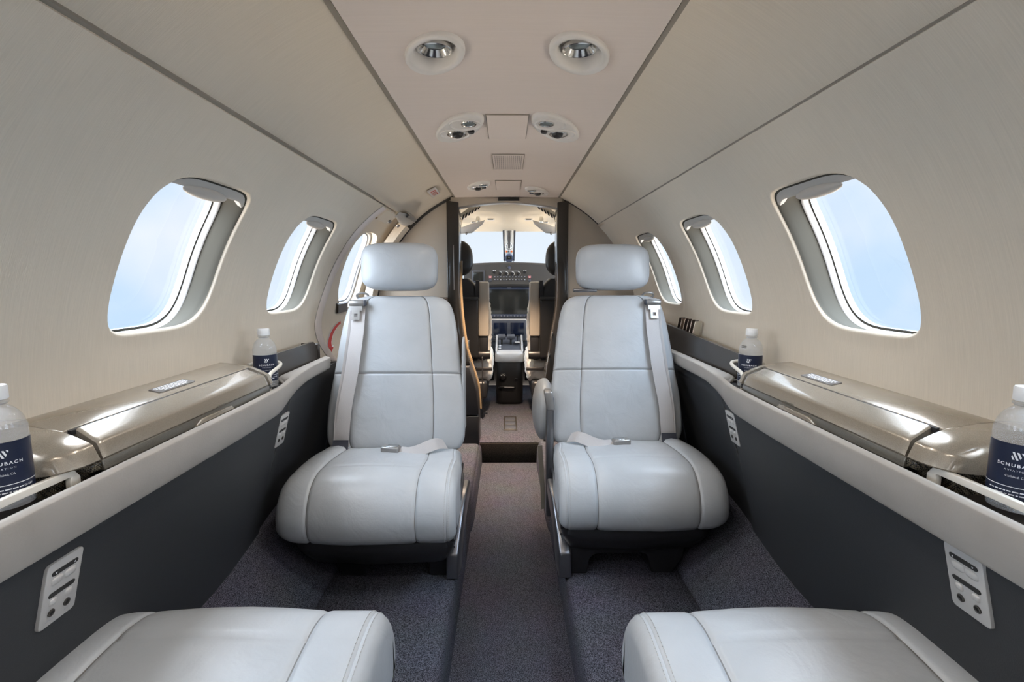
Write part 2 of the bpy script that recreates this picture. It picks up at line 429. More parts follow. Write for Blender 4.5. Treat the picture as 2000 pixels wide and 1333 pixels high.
# forward hump of the platform beside the step
for side, nm, e in ((-1, 'trim_2', .142), (1, 'trim_3', .166)):
    mb = MB(); pr = [(e, -1.045), (e+.004, -.95), (e+.018, -.922), (e+.05, -.912), (.45, -.912), (.45, -1.045)]
    rings = []
    for y, k in ((1.98, .9), (2.02, .97), (2.12, 1), (YB, 1)):
        rings.append([(side*(x+(1-k)*.18), y, z) for x, z in pr])
    mb.loft(rings); struct(mb.build(nm, 'carpet', ang=60))
mb = MB().box(-.75, .75, YB+.004, 4.4, -.95, -.924)
struct(mb.build('floor_front', 'carpet'), 'carpeted cockpit floor beyond the step')
mb = MB().box(-.16, .19, YB-.012, YB+.004, -1.04, -.926)
struct(mb.build('trim_4', 'carpet_black', bevel=.005), 'black carpeted face of the step up to the cockpit')
for side, nm in ((-1, 'wall_lower_left'), (1, 'wall_lower_right')):
    mb = MB()
    prof = [(.612, -.325), (.604, -.358), (.614, -.40), (.645, -.52), (.672, -.63), (.70, -.748), (.715, -.80)]
    pc = [(p.x, p.y) for p in catmull([(a, b, 0) for a, b in prof], 5)]
    def sec(y): return [(side*(x+(.006*sm((y-1.42)/.02)+.050*sm((y-1.10)/.62))), y, z) for x, z in pc]
    mb.grid([sec(y) for y in (Y0, 0., .6, 1., 1.1, 1.16, 1.22, 1.28, 1.34, 1.40, 1.42, 1.44, 1.5, 1.56, 1.62, 1.68, 1.75, 2.0, YB)])
    struct(mb.build(nm, 'side_panel', ang=60), 'charcoal lower side panel on the door side' if side < 0 else 'charcoal lower side panel opposite the door')
    mb = MB()     # raised edge where the forward panel overlaps
    path = catmull([Vector((side*.6045, 1.50, -.352)), Vector((side*.622, 1.452, -.44)), Vector((side*.650, 1.432, -.54)), Vector((side*.68, 1.425, -.66)), Vector((side*.703, 1.425, -.75))], 6)
    path = [p+Vector((side*(.004+.050*sm((p.y-1.10)/.62)), 0, 0)) for p in path]
    mb.tube(path, .0022, 6); struct(mb.build('trim_5' if side < 0 else 'trim_6', 'seal_dark'))

for side, nm in ((-1, 'wall_lower_front_left'), (1, 'wall_lower_front_right')):
    mb = MB().prism([(side*.33, -.92), (side*.78, -.92), (side*.78, -.34), (side*.66, -.325), (side*.45, -.36), (side*.36, -.5)], 'y', 2.02, 2.05)
    struct(mb.build(nm, 'side_panel', bevel=.008))
# windows --------------------------------------------------------------------
def window(side, c, num, shade=True, a=WA, b=WIN_B, pc=WIN_C, d0=0., label=None):
    t = Thing('window_%d' % num, label or '', 'window', Mp(side, c, pc-b, d0+.05), kind='structure')
    if not label: del t.e['label']
    n = 72
    def ring(sc, d):
        out = []
        for k in range(n):
            an = 2*PI*k/n; dy, dp = math.cos(an)*a, math.sin(an)*b
            kk = rr(dy, dp, a, b); out.append(Mp(side, c+(dy+SH*R*dp)*kk*sc, pc+dp*kk*sc-.034, d0+d))
        return out
    mb = MB().grid([ring(.973, .058), ring(.958, .054), ring(.942, .055), ring(.932, .060), ring(.925, .076), ring(.94, .084)], cu=True)
    t.part('frame', mb, 'window_surround', ang=70)
    mb = MB().grid([ring(.94, .073), ring(.930, .0715), ring(.921, .073), ring(.917, .078), ring(.917, .083)], cu=True)
    t.part('gasket', mb, 'gasket', ang=70)
    mb = MB(); g = [ring(k, .081) for k in (.925, .6, .3, .02)]
    mb.grid(g, cu=True); mb.add(g[-1], [tuple(range(n))])
    t.part('pane', mb, 'pane', ang=180)
    if shade:
        mb = MB(); rows = []
        top = pc+b*.995; ny = 22
        prof = [(0., .0125), (-.028, .0115), (-.036, .014), (-.038, .022), (-.034, .034), (0., .036)]
        for i in range(ny+1):
            u = -1+2*i/ny; y = c+u*a*.97+SH*R*b*.93
            tp = top if abs(u) < .8 else top-.020*((abs(u)-.8)/.2)**2
            rows.append([Mp(side, y, tp+q, d0+d) for q, d in prof])
        mb.loft(rows); sh = t.part('window_shade', mb, 'shade_plastic', ang=50)
        mb = MB(); m1, m2 = 18, 10; rings = []
        for i in range(m2+1):
            aa = -PI/2+PI*clamp(i/m2, .03, .97); rings.append([Mp(side, c+SH*R*b*.75+.075*math.cos(aa)*math.cos(2*PI*k/m1), top-.040+.018*math.cos(aa)*math.sin(2*PI*k/m1), d0+.013+.010*math.sin(aa)) for k in range(m1)])
        mb.loft(rings); t.part('pull_handle', mb, 'shade_plastic', under=sh)
    return t
k = 1
for i, c in enumerate(L_WIN):
    window(-1, c, k, label=('cabin window on the door side nearest the camera' if i == 3 else 'cabin window just behind the entry door' if i == 4 else None)); k += 1
for i, c in enumerate(R_WIN):
    window(1, c, k, label=('large cabin window nearest the camera, opposite the door' if i == 3 else 'middle cabin window opposite the door' if i == 4 else 'smallest-looking cabin window behind the headrest opposite the door' if i == 5 else None)); k += 1

# entry door -----------------------------------------------------------------
def door():
    t = Thing('door_1', 'cream entry door with its own window set back in the left wall', 'door', Mp(-1, 2.4, rad(-6), .07), kind='structure')
    D = .080; c, pc, a, b = 2.545, rad(20.5), .185, .245
    ps = [lerp(rad(-12), rad(47), i/30) for i in range(31)]
    mb = MB(); cell = .215; ya, yb = c-cell, c+cell
    ny = 20
    per = [(ya+2*cell*i/ny, ps[0]) for i in range(ny)]+[(yb, p) for p in ps[:-1]]+[(yb-2*cell*i/ny, ps[-1]) for i in range(ny)]+[(ya, p) for p in reversed(ps[1:])]
    rings = []; hole = []
    for y, p in per:
        kk = rr(y-c, p-pc, a, b, 3.2); hole.append((c+(y-c)*kk, pc+(p-pc)*kk))
    for tt in (0, .3, .6, .8, .9, .96, 1):
        rings.append([Mp(-1, lerp(q[0], h[0], tt), lerp(q[1], h[1], tt), D) for q, h in zip(per, hole)])
    for sc, d in ((.985, .006), (.975, .018), (.97, .035)):
        rings.append([Mp(-1, c+(y-c)*sc, pc+(p-pc)*sc, D+d) for y, p in hole])
    mb.grid(rings, cu=True)
    mb.grid([[Mp(-1, y, p, D+.004*(1-sm((y-1.99)/.05))) for p in ps] for y in (1.96, 2.0, 2.05, 2.15, 2.25, ya)])
    mb.grid([[Mp(-1, y, p, D) for p in ps] for y in (yb, YB)])
    mb.grid([[Mp(-1, y, ps[-1], d) for d in (D, .0)] for y in (1.96, 2.3, YB)])
    t.part('door_panel', mb, 'lining', weld=1e-5, ang=50)
    n = 60
    def ring(sc, d):
        out = []
        for k in range(n):
            an = 2*PI*k/n; dy, dp = math.cos(an)*a, math.sin(an)*b; kk = rr(dy, dp, a, b, 3.2)
            out.append(Mp(-1, c+dy*kk*sc, pc+dp*kk*sc, D+d))
        return out
    fr = t.part('window_frame', MB().grid([ring(.975, .028), ring(.92, .026), ring(.90, .03), ring(.89, .045)], cu=True), 'window_surround', ang=70)
    t.part('gasket', MB().grid([ring(.90, .04), ring(.86, .038), ring(.845, .05), ring(.85, .06)], cu=True), 'gasket', under=fr, ang=70)
    mb = MB(); g = [ring(k, .052) for k in (.88, .5, .02)]; mb.grid(g, cu=True); mb.add(g[-1], [tuple(range(n))])
    t.part('pane', mb, 'pane', under=fr, ang=180)
    # ribbed rubber seal round the door edge
    mb = MB(); rows = []; N = 90
    for i in range(N+1):
        p = lerp(rad(-8), rad(46), i/N); rib = .0016*(i % 2)
        rows.append([Mp(-1, jamb(p)+.055+dy, p, D-.004-h-rib) for dy, h in ((0, 0), (.004, .008), (.012, .011), (.020, .008), (.024, 0))])
    mb.grid(rows); t.part('door_seal', mb, 'rail_leather', ang=20)
    pth = [Mp(-1, jamb(p)-.052, p, -.0003) for p in [lerp(rad(-8.5), rad(46.2), i/60) for i in range(61)]]
    t.part('edge_bead', MB().tube(pth, .0016, 6), 'gap_shade_and_trim')
    # latch and red arrow placard
    p0 = rad(3.5)
    mb = MB().grid([[Mp(-1, y, p, D-h) for p, h in ((p0+.085, 0), (p0+.082, .012), (p0+.03, .014), (p0+.026, 0))] for y in (2.36, 2.40, 2.50)])
    t.part('latch_cover', mb, 'bezel', ang=30)
    ap = catmull([(2.43, -.205, 0), (2.385, -.214, 0), (2.315, -.240, 0), (2.272, -.275, 0), (2.262, -.300, 0)], 5)
    def arrow(w, e, d):
        vs, fs = [], []
        for k, p in enumerate(ap):
            a, b = ap[max(k-1, 0)], ap[min(k+1, len(ap)-1)]; tt = (b-a).normalized(); nn = Vector((-tt.y*1.6, tt.x*.7, 0)); ww = w*(.55+.45*k/len(ap))
            vs += [p+nn*ww, p-nn*ww]
        n = len(ap); fs = [(2*k, 2*k+1, 2*k+3, 2*k+2) for k in range(n-1)]
        vs += [Vector((2.262-.046-e*1.6, -.296+e, 0)), Vector((2.262+.046+e*1.6, -.306+e, 0)), Vector((2.252, -.338-e*1.8, 0))]; fs.append((2*n, 2*n+1, 2*n+2))
        r_ = R+D-d
        return MB().add([(-math.sqrt(r_*r_-(v.y-ZC)**2), v.x, v.y) for v in vs], fs)
    t.part('arrow_border', arrow(.022, .006, .002), 'ink_white')
    t.part('arrow_marking', arrow(.0155, 0., .0035), 'red', label='red curved arrow on the door')
    # top fitting of the door opening
    mb = MB()
    for y0, y1, p1, p2, h in ((2.16, 2.36, rad(41), rad(46.2), .006),):
        mb.grid([[Mp(-1, y, p, hh) for p, hh in ((p1, .05), (p1+.004, -h+.01), (p2-.004, -h), (p2, .01))] for y in (y0, y1)])
    t.part('header_strip', mb, 'lining')
    mb = MB(); rings = []
    for u in range(13):
        y = lerp(2.33, 2.70, u/12); q = math.sin(PI*clamp(u/12, .06, .94))
        rings.append([Mp(-1, y, rad(46.5)+.045*math.cos(2*PI*k/12)*(.35+.65*q), -.004-.020*q*(.5+.5*math.sin(2*PI*k/12))) for k in range(12)])
    mb.loft(rings); hb = t.part('hinge_cover', mb, 'shade_plastic')
    mb = MB().grid([[Mp(-1, y, p, h) for p, h in ((rad(47.6), .0), (rad(47.8), -.026), (rad(49.2), -.026), (rad(49.4), 0))] for y in (2.42, 2.62)])
    t.part('hinge_bracket', mb, 'steel_dark', under=hb)
    for y in (2.34, 2.52):
        mb = MB(); cpt = (y, rad(42.6)); rings = []
        for r_, d in ((.012, .0), (.012, -.004), (.006, -.006), (.001, -.006)):
            rings.append([Mp(-1, cpt[0]+r_*2*math.cos(2*PI*k/14), cpt[1]+r_*math.sin(2*PI*k/14), .03+d-.03) for k in range(14)])
        mb.loft(rings); t.part('door_pin', mb, 'steel_dark')
    # slanted forward jamb strip
    mb = MB(); rows = []
    for i in range(17):
        p = lerp(rad(0), rad(43.5), i/16); y = 2.72+.02*math.sin(i)
        rows.append([Mp(-1, 2.715+q, p, h) for q, h in ((0, .05), (.006, .012), (.03, .006), (.05, .004), (.085, .004), (.09, .05))])
    mb.grid(rows); t.part('jamb_strip', mb, 'lining', ang=25)
door()

# forward bulkhead -----------------------------------------------------------
for side, nm in ((-1, 'wall_front_left'), (1, 'wall_front_right')):
    mb = MB(); xi = .300
    arc = [(side*(R+.085)*math.cos(p), ZC+(R+.085)*math.sin(p)) for p in [rad(-55)+i*rad(120)/40 for i in range(41)] if (R+.085)*math.cos(p) > xi and ZC+(R+.085)*math.sin(p) < .5]
    zt = arc[-1][1]; zb = -.93
    mb.prism(arc+[(side*xi, zt), (side*xi, zb), (arc[0][0], zb)], 'y', YB, YB+.02)
    struct(mb.build(nm, 'bulkhead'), 'beige bulkhead panel between door and cockpit opening' if side < 0 else 'beige glossy bulkhead panel opposite the door')
    mb = MB()
    ps = [rad(2)+i*rad(66)/40 for i in range(41)]
    mb.grid([[Mp(side, y, p, d) for p in ps] for y, d in ((YB-.004, .03), (YB-.004, .0015), (YB+.0, .0015))])
    struct(mb.build('trim_7' if side < 0 else 'trim_8', 'seal_dark'))

# =================================================================== SEATS
def make_seat(label, loc, mir, rot=0., recline=0., belts=True, pod=False, group=None, leg=0.):
    """local frame: +x outboard (mirrored by mir), front is -y, origin on the platform below the bight"""
    t = Thing('passenger_chair', label, 'seat', loc, group)
    A = Matrix.Rotation(rot, 3, 'Z'); O = Vector(loc)
    def X(p): return A@Vector((p[0]*mir, p[1], p[2]))+O
    piv = Vector((0, .03, .30)); Rc = Matrix.Rotation(-recline, 3, 'X')
    def XB(p):
        q = Vector(p)
        if recline: q = piv+Rc@(q-piv)
        return X(q)
    BZ = .33
    # ---- cushion: loft across x
    prof = [(.05, -.13), (.055, -.06), (.03, -.012), (-.03, .002), (-.11, .008), (-.19, .017), (-.255, .018), (-.305, .002), (-.343, -.036), (-.362, -.085), (-.357, -.128), (-.342, -.152), (-.318, -.160), (-.2, -.160), (-.05, -.155)]
    pc = catmull([(0, a, b) for a, b in prof], 8, True); n = len(pc)
    cen = Vector((0, -.15, -.075))
    nor = []
    for i in range(n):
        tt = pc[(i+1) % n]-pc[i-1]; nn = Vector((0, -tt.z, tt.y)).normalized()
        if nn.dot(pc[i]-cen) < 0: nn = -nn
        nor.append(nn)
    SO, SI = .162, -.135                       # bolster seams
    xsn = [-.245, -.2445, -.243, -.240, -.235, -.228, -.2225, -.2205, -.2185, -.213, -.19, -.165, -.145, -.139, SI-.0012, SI+.0012, -.131, -.125, -.10, -.05, 0, .05, .10, .13, .152, .158, SO-.0012, SO+.0012, .166, .172, .19, .205, .218, .228, .236, .242, .2445, .245]
    def inset(x):
        if x < 0: e = clamp((-x-.203)/.042); r_ = .036
        else: e = clamp((x-.172)/.073); r_ = .046
        i_ = r_*(1-math.sqrt(max(0., 1-e**2.6)))
        for s_, dep, wd in ((SI, .0052, .0035), (SO, .0052, .0035), (-.2205, .0022, .0016)):
            i_ += dep*math.exp(-((x-s_)/wd)**2)
        if SI < x < SO: i_ -= .007*math.cos(PI*((x-(SI+SO)/2)/(SO-SI)))
        return i_
    rings = []
    for x in xsn:
        ii = inset(x); ring = []
        for p, nn in zip(pc, nor):
            back = sm((p.y+.02)/.06); q = p-nn*ii*(1-.4*back)
            # a crease across the cushion in front of the bight
            cre = .0035*math.exp(-((p.y+.215)/.0035)**2) if p.z > -.03 and SI < x < SO else 0
            wedge = .016*sm((x-.14)/.05)*sm((p.y+.26)/.2) if p.z > -.03 else 0
            ring.append(X(((x if x < .172 else .172+(x-.172)*1.20)*(1-.06*sm((p.y+.14)/.14)), q.y, BZ+q.z-cre+wedge)))
        rings.append(ring)
    def cmi(i, j):
        x = (xsn[i]+xsn[i+1])/2
        return 1 if abs(x-SI) < .0013 or abs(x-SO) < .0013 else 0
    mb = MB().loft(rings, True, mi=cmi)
    t.part('seat_cushion', mb, ['leather', 'seam'], ang=70)
    def surf(x, k):
        q = pc[k % n]-nor[k % n]*inset(x)*(1-.4*sm((pc[k % n].y+.02)/.06))
        return Vector((x*(1-.06*sm((pc[k % n].y+.14)/.14)), q.y, BZ+q.z))+Vector((0, nor[k % n].y, nor[k % n].z))*.0006
    mb = MB()
    k0, k1 = 34, 94
    for x in (-.2150, -.2262):
        path = []
        for k in range(k0, k1):
            a, b = surf(x, k), surf(x, k+1)
            path += [a.lerp(b, q) for q in (0, .25, .5, .75)]
        L = [0.]
        for a, b in zip(path, path[1:]): L.append(L[-1]+(b-a).length)
        tab = [list(zip(L, [p[c] for p in path])) for c in range(3)]
        d = .004
        while d < L[-1]-.008:
            a, b = (Vector([interp(tt, q) for tt in tab]) for q in (d, d+.0042))
            mb.tube([X(a), X((a+b)/2), X(b)], .0007, 4); d += .0068
    t.part('stitching', mb, 'thread')
    # ---- shell below the cushion
    rings = []
    for z, f, w, bk in ((-.158, -.335, .228, .05), (-.175, -.338, .232, .05), (-.20, -.325, .228, .05), (-.235, -.30, .215, .05), (-.243, -.285, .20, .04)):
        rings.append([X((xx, yy, BZ+z)) for xx, yy in ((-w, bk), (-w, f+.03), (-w+.012, f+.008), (-w+.035, f), (0, f-.012), (w-.06, f+.004), (w-.02, f+.03), (w, f+.09), (w, bk))])
    t.part('seat_shell', MB().loft(rings), 'black_plastic', ang=40)
    # side rail strips under the inboard edge
    for zz, dz, lab in ((-.085, -.075, 0), (-.12, -.06, 1)):
        path = catmull([(-.232-.003*lab, .03, BZ+zz+.02), (-.235-.003*lab, -.12, BZ+zz), (-.238-.003*lab, -.25, BZ+zz+dz*.7), (-.234-.003*lab, -.318, BZ+zz+dz)], 6)
        mb = MB().tube([X(p) for p in path], .0055 if not lab else .004, 8)
        t.part('side_trim', mb, 'steel_dark' if lab else 'black_plastic')
    # ---- leg frame: arch plate across
    g = .0
    arch = [(-.206, 0), (-.150, 0), (-.146, .045), (-.132, .062), (-.11, .066), (.02, .066), (.034, .06), (.048, .0), (.112, .0), (.145, .055), (.15, .12), (-.206, .12)]
    rings = [[X((x, y+leg, z)) for x, z in arch] for y in (-.215, .0)]
    mb = MB(); nA = len(arch); mb.grid(rings, cu=True); o_ = 0
    mb.f += [tuple(range(nA)), tuple(range(nA, 2*nA))]; mb.m += [0, 0]
    t.part('leg_frame', mb, 'black_plastic', bevel=.006)
    # metal cover over the inboard leg: slope, bevel, vertical
    lp = [(.02, .215), (-.10, .19), (-.195, .118), (-.235, .078), (-.240, 0), (-.17, 0), (-.12, .09), (.02, .17)]
    mb = MB(); nL = len(lp)
    rings = [[X((x-.020*(y+.24)/.26, y+leg, z)) for y, z in lp] for x in (-.240, -.202)]
    mb.grid(rings, cu=True); mb.f += [tuple(range(nL)), tuple(range(nL, 2*nL))]; mb.m += [0, 0]
    t.part('leg_cover', mb, 'steel_dark', bevel=.007)
    # ---- backrest pad
    def pad(cx, base, up, nrm, h, wfun, Tf, Tb, m=5., useams=(), vseams=(), puff=.006, nu=30, nv=44, fx=XB, gd=.006):
        us = [math.sin(PI/2*(-1+2*i/nu))*.999 for i in range(nu+1)]
        for s_ in useams: us += [s_-.016, s_-.006, s_-.0035, s_+.0035, s_+.006, s_+.016]
        us = sorted(set(us)); us = [-1]+[x for x in us if -1 < x < 1]+[1]
        vs = [.5+.5*math.sin(PI/2*(-1+2*i/nv)) for i in range(nv+1)]
        for s_ in vseams: vs += [s_-.012, s_-.005, s_-.0018, s_+.0018, s_+.005, s_+.012]
        vs = sorted(set(vs))
        up, nrm, base = Vector(up).normalized(), Vector(nrm).normalized(), Vector(base)
        def prof(q): return max(0., 1-abs(q)**m)**(1/m)
        def front(u, v):
            w = wfun(v); D = Tf*prof(u)*prof(2*v-1)
            for s_ in useams: D -= gd*math.exp(-((u-s_)/.010)**2)
            for s_ in vseams: D -= gd*math.exp(-((v-s_)/.0055)**2)*(1 if abs(u) < .97 else 0)
            return D+puff*prof(u)*math.cos(PI*.5*u)*math.sin(PI*clamp(v))
        rows = [[fx(base+Vector((cx+u*wfun(v), 0, 0))+up*(v*h)+nrm*max(front(u, v), -Tb*.9)) for u in us] for v in vs]
        mb = MB()
        def mi(i, j):
            a, b = (us[j]+us[j+1])/2, (vs[i]+vs[i+1])/2
            return 1 if any(abs(a-s_) < .004 for s_ in useams) or any(abs(b-s_) < .002 for s_ in vseams) else 0
        mb.grid(rows, mi=mi)
        ub = [math.sin(PI/2*(-1+2*i/16)) for i in range(17)]
        rb = []
        for v in vs:
            rb.append([fx(base+Vector((cx+u*wfun(v), 0, 0))+up*(v*h)-nrm*Tb*prof(u)*prof(2*v-1)) for u in ub])
        mb.grid(rb)
        return mb
    th = math.atan2(.155, .515); up = Vector((0, math.sin(th), math.cos(th))); nr = Vector((0, -math.cos(th), math.sin(th)))
    BW = [(0, .200), (.012, .218), (.04, .231), (.1, .239), (.3, .238), (.5, .224), (.7, .211), (.85, .198), (.92, .187), (.955, .176), (.98, .158), (1, .125)]
    bbase = Vector((0, .055, .305)); Hb = .555
    mb = pad(0, bbase, up, nr, Hb, lambda v: sinterp(BW, v), .05, .07, 6., (-.555, .66), (.482,), nu=30, nv=48)
    t.part('backrest', mb, ['leather', 'seam'], ang=75, weld=1e-5)
    mb = pad(0, Vector((0, .185, .862)), Vector((0, .10, 1)), Vector((0, -1, .10)), .172, lambda v: .137*max(0., 1-abs(2*v-1)**4.2)**(1/4.2) if 0 < v < 1 else .02, .052, .05, 3.8, (), (), nu=22, nv=22, puff=.012)
    t.part('headrest', mb, ['leather', 'seam'], ang=75, weld=1e-5)
    if pod:
        mb = MB().box(-.148, -.06, .165, .185, .855, .868); mb.xform(XB)
        t.part('headrest_slider', mb, 'steel_dark', bevel=.003)
    def on_back(a, v, off): # point on the backrest front
        w = sinterp(BW, v); u = a/w
        pr = max(0., 1-abs(u)**6)**(1/6)*max(0., 1-abs(2*v-1)**6)**(1/6)
        return bbase+Vector((a, 0, 0))+up*(v*Hb)+nr*(.05*pr+.006*math.cos(PI*.5*u)*pr+off)
    # stitched inboard edge
    if belts:
        pth = [on_back(lerp(.128, .188, (1-v)**1.0)+.018*math.sin(PI*v)*0, v, .008) for v in [1-i/24*.93 for i in range(25)]]
        pth = [on_back(interp([(0, .178), (.25, .170), (.5, .150), (.75, .139), (1, .140)], v), v, .008+.010*math.sin(PI*clamp(v))) for v in [.965-i/28*.945 for i in range(29)]]
        pth += [pth[-1]+Vector((0, -.012, -.010))]
        sb = t.part('shoulder_belt', MB().ribbon([XB(p) for p in pth], A@Vector((mir, 0, 0)), .047), 'belt')
        fold = [on_back(interp([(0, .192), (.25, .188), (.5, .172), (.75, .160), (1, .155)], v), v, .005+.006*math.sin(PI*v)) for v in [.93-i/24*.90 for i in range(25)]]
        t.part('belt_webbing', MB().ribbon([XB(p) for p in fold], A@Vector((mir*.8, -.3, 0)), .030), 'belt', under=sb)
        p0 = on_back(.146, .93, .020)
        mb = MB().lathe([(.001, -.026), (.011, -.026), (.0125, -.022), (.0125, .022), (.011, .026), (.001, .026)], n=20, axis='x')
        mb.xform(lambda q: XB(p0+q)); bg = t.part('belt_guide', mb, 'buckle', ang=50)
        mb = MB().box(-.033, -.026, -.012, .010, -.009, .012); mb.xform(lambda q: XB(p0+q)); t.part('guide_cheek', mb, 'bezel', under=bg, bevel=.003)
        p1 = on_back(.140, 1., .0)+Vector((0, -.012, .006))
        mb = MB().tube([XB(p1+Vector((.021*math.cos(q), -.008-.004*math.sin(q), .011*math.sin(q)))) for q in [2*PI*k/20 for k in range(20)]], .0042, 8, closed=True)
        t.part('swivel_loop', mb, 'buckle', under=bg)
        p2 = on_back(.146, .865, .022)
        lpv = [(-.021, .022), (.021, .022), (.021, .012), (.014, .008), (.014, -.026), (-.014, -.026), (-.014, .008), (-.021, .012)]
        hole = [(-.006, -.002), (.006, -.002), (.006, -.016), (-.006, -.016)]
        mb = MB()
        for (a0, a1, b0, b1) in ((-.022, .022, .008, .024), (-.014, -.006, -.026, .008), (.006, .014, -.026, .008), (-.006, .006, -.026, -.016), (-.006, .006, -.003, .008)):
            mb.box(a0, a1, -.0015, .0015, b0, b1)
        mb.xform(lambda q: XB(p2+Vector((q.x, 0, 0))+up*q.z+nr*q.y)); t.part('latch_plate', mb, 'steel', weld=1e-4, under=sb)
        # anchor at the bottom
        q0 = on_back(.176, .05, .018); 
        mb = MB().ribbon([X(q0+Vector((0, -.004, .012))), X(q0+Vector((0, -.010, -.006))), X(q0+Vector((0, -.018, -.016)))], A@Vector((mir, 0, 0)), .052, .005)
        an = t.part('belt_sleeve', mb, 'belt_dark')
        mb = MB().box(-.034, .030, -.03, .012, -.004, .002); mb.xform(lambda q: X(q0+Vector((q.x, q.y-.022, q.z-.022))))
        t.part('anchor_plate', mb, 'steel', under=an, bevel=.002)
        # lap buckle lying on the cushion and its webbing
        bx, by, bz = -.005, -.055, BZ+.016
        mb = MB().box(-.030, .030, -.017, .017, -.013, .013); Rz = Matrix.Rotation(rad(6), 3, 'Z')
        mb.xform(lambda q: X(Rz@q+Vector((bx, by, bz)))); bk = t.part('lap_buckle', mb, 'buckle', bevel=.006, seg=3)
        mb = MB().box(-.026, .012, -.013, .010, .0125, .0145); mb.xform(lambda q: X(Rz@q+Vector((bx, by, bz)))); t.part('release_flap', mb, 'steel', under=bk, bevel=.001)
        w = catmull([(bx-.028, by-.004, bz-.004), (bx-.06, by-.014, bz-.006), (bx-.095, by-.008, bz+.000), (bx-.125, by+.004, bz+.010), (bx-.150, by+.022, bz+.013), (bx-.172, by+.055, bz+.0)], 6)
        nW = len(w)
        sd = [A@Vector((mir*lerp(0., .5, i/nW), 1, lerp(.55, 1.3, math.sin(PI*i/nW)))) for i in range(nW)]
        t.part('lap_belt', MB().ribbon([X(p) for p in w], sd, .040), 'belt')
    # ---- inboard armrest / frame post
    if pod:
        mb = MB().box(-.257, -.231, .008, .060, .045, .49); mb.xform(X); fp = t.part('armrest_post', mb, 'steel_dark', bevel=.006)
        mb = MB().box(-.262, -.232, .006, .060, .44, .512); mb.xform(lambda q: X((q.x+(.478-q.z)*.15, q.y, q.z))); t.part('armrest_bracket', mb, 'buckle', under=fp, bevel=.008)
        rings = []
        for i in range(15):
            v = i/14; z = lerp(.265, .500, v); q = math.sqrt(max(.0, 1-abs(2*v-1)**2.4)); wx = .012+.026*q; cxx = -.246-.012*math.sin(PI*v**.8)
            rings.append([X((cxx+wx*math.copysign(abs(math.cos(a_))**.75, math.cos(a_)), .27+(.04+.10*q)*math.copysign(abs(math.sin(a_))**.75, math.sin(a_)), z)) for a_ in [2*PI*k/24 for k in range(24)]])
        t.part('armrest', MB().loft(rings), 'leather', ang=70)
        mb = MB().ribbon([X(p) for p in catmull([(-.272, .14, .27), (-.268, .135, .20), (-.262, .13, .12), (-.258, .13, .02)], 5)], A@Vector((mir, .3, 0)), .018, .003)
        t.part('hanging_strap', mb, 'gap_shade_and_trim')
    else:
        mb = MB().prism([(.085, .36), (.09, .60), (.11, .68), (.15, .70), (.18, .60), (.17, .36)], 'x', -.236, -.228)
        mb.xform(XB); t.part('armrest', mb, 'leather', bevel=.004)
    return t

G = 'grey leather cabin seats'
# local +x is outboard
make_seat('grey leather aft-facing seat on the left of the aisle, in front of the entry door', (-.388, 1.69, PZ), -1, belts=True, group=G)
make_seat('grey leather aft-facing seat on the right of the aisle, magazines on the ledge beside it', (.398, 1.76, PZ), 1, belts=True, pod=True, group=G, leg=-.065)
make_seat('near grey leather seat, cut off by the lower frame, beside the left wall', (-.448, .525, PZ), 1, rot=PI, recline=rad(72), belts=False, group=G)
make_seat('near grey leather seat, cut off by the lower frame, beside the right wall', (.452, .515, PZ), -1, rot=PI, recline=rad(72), belts=False, group=G)

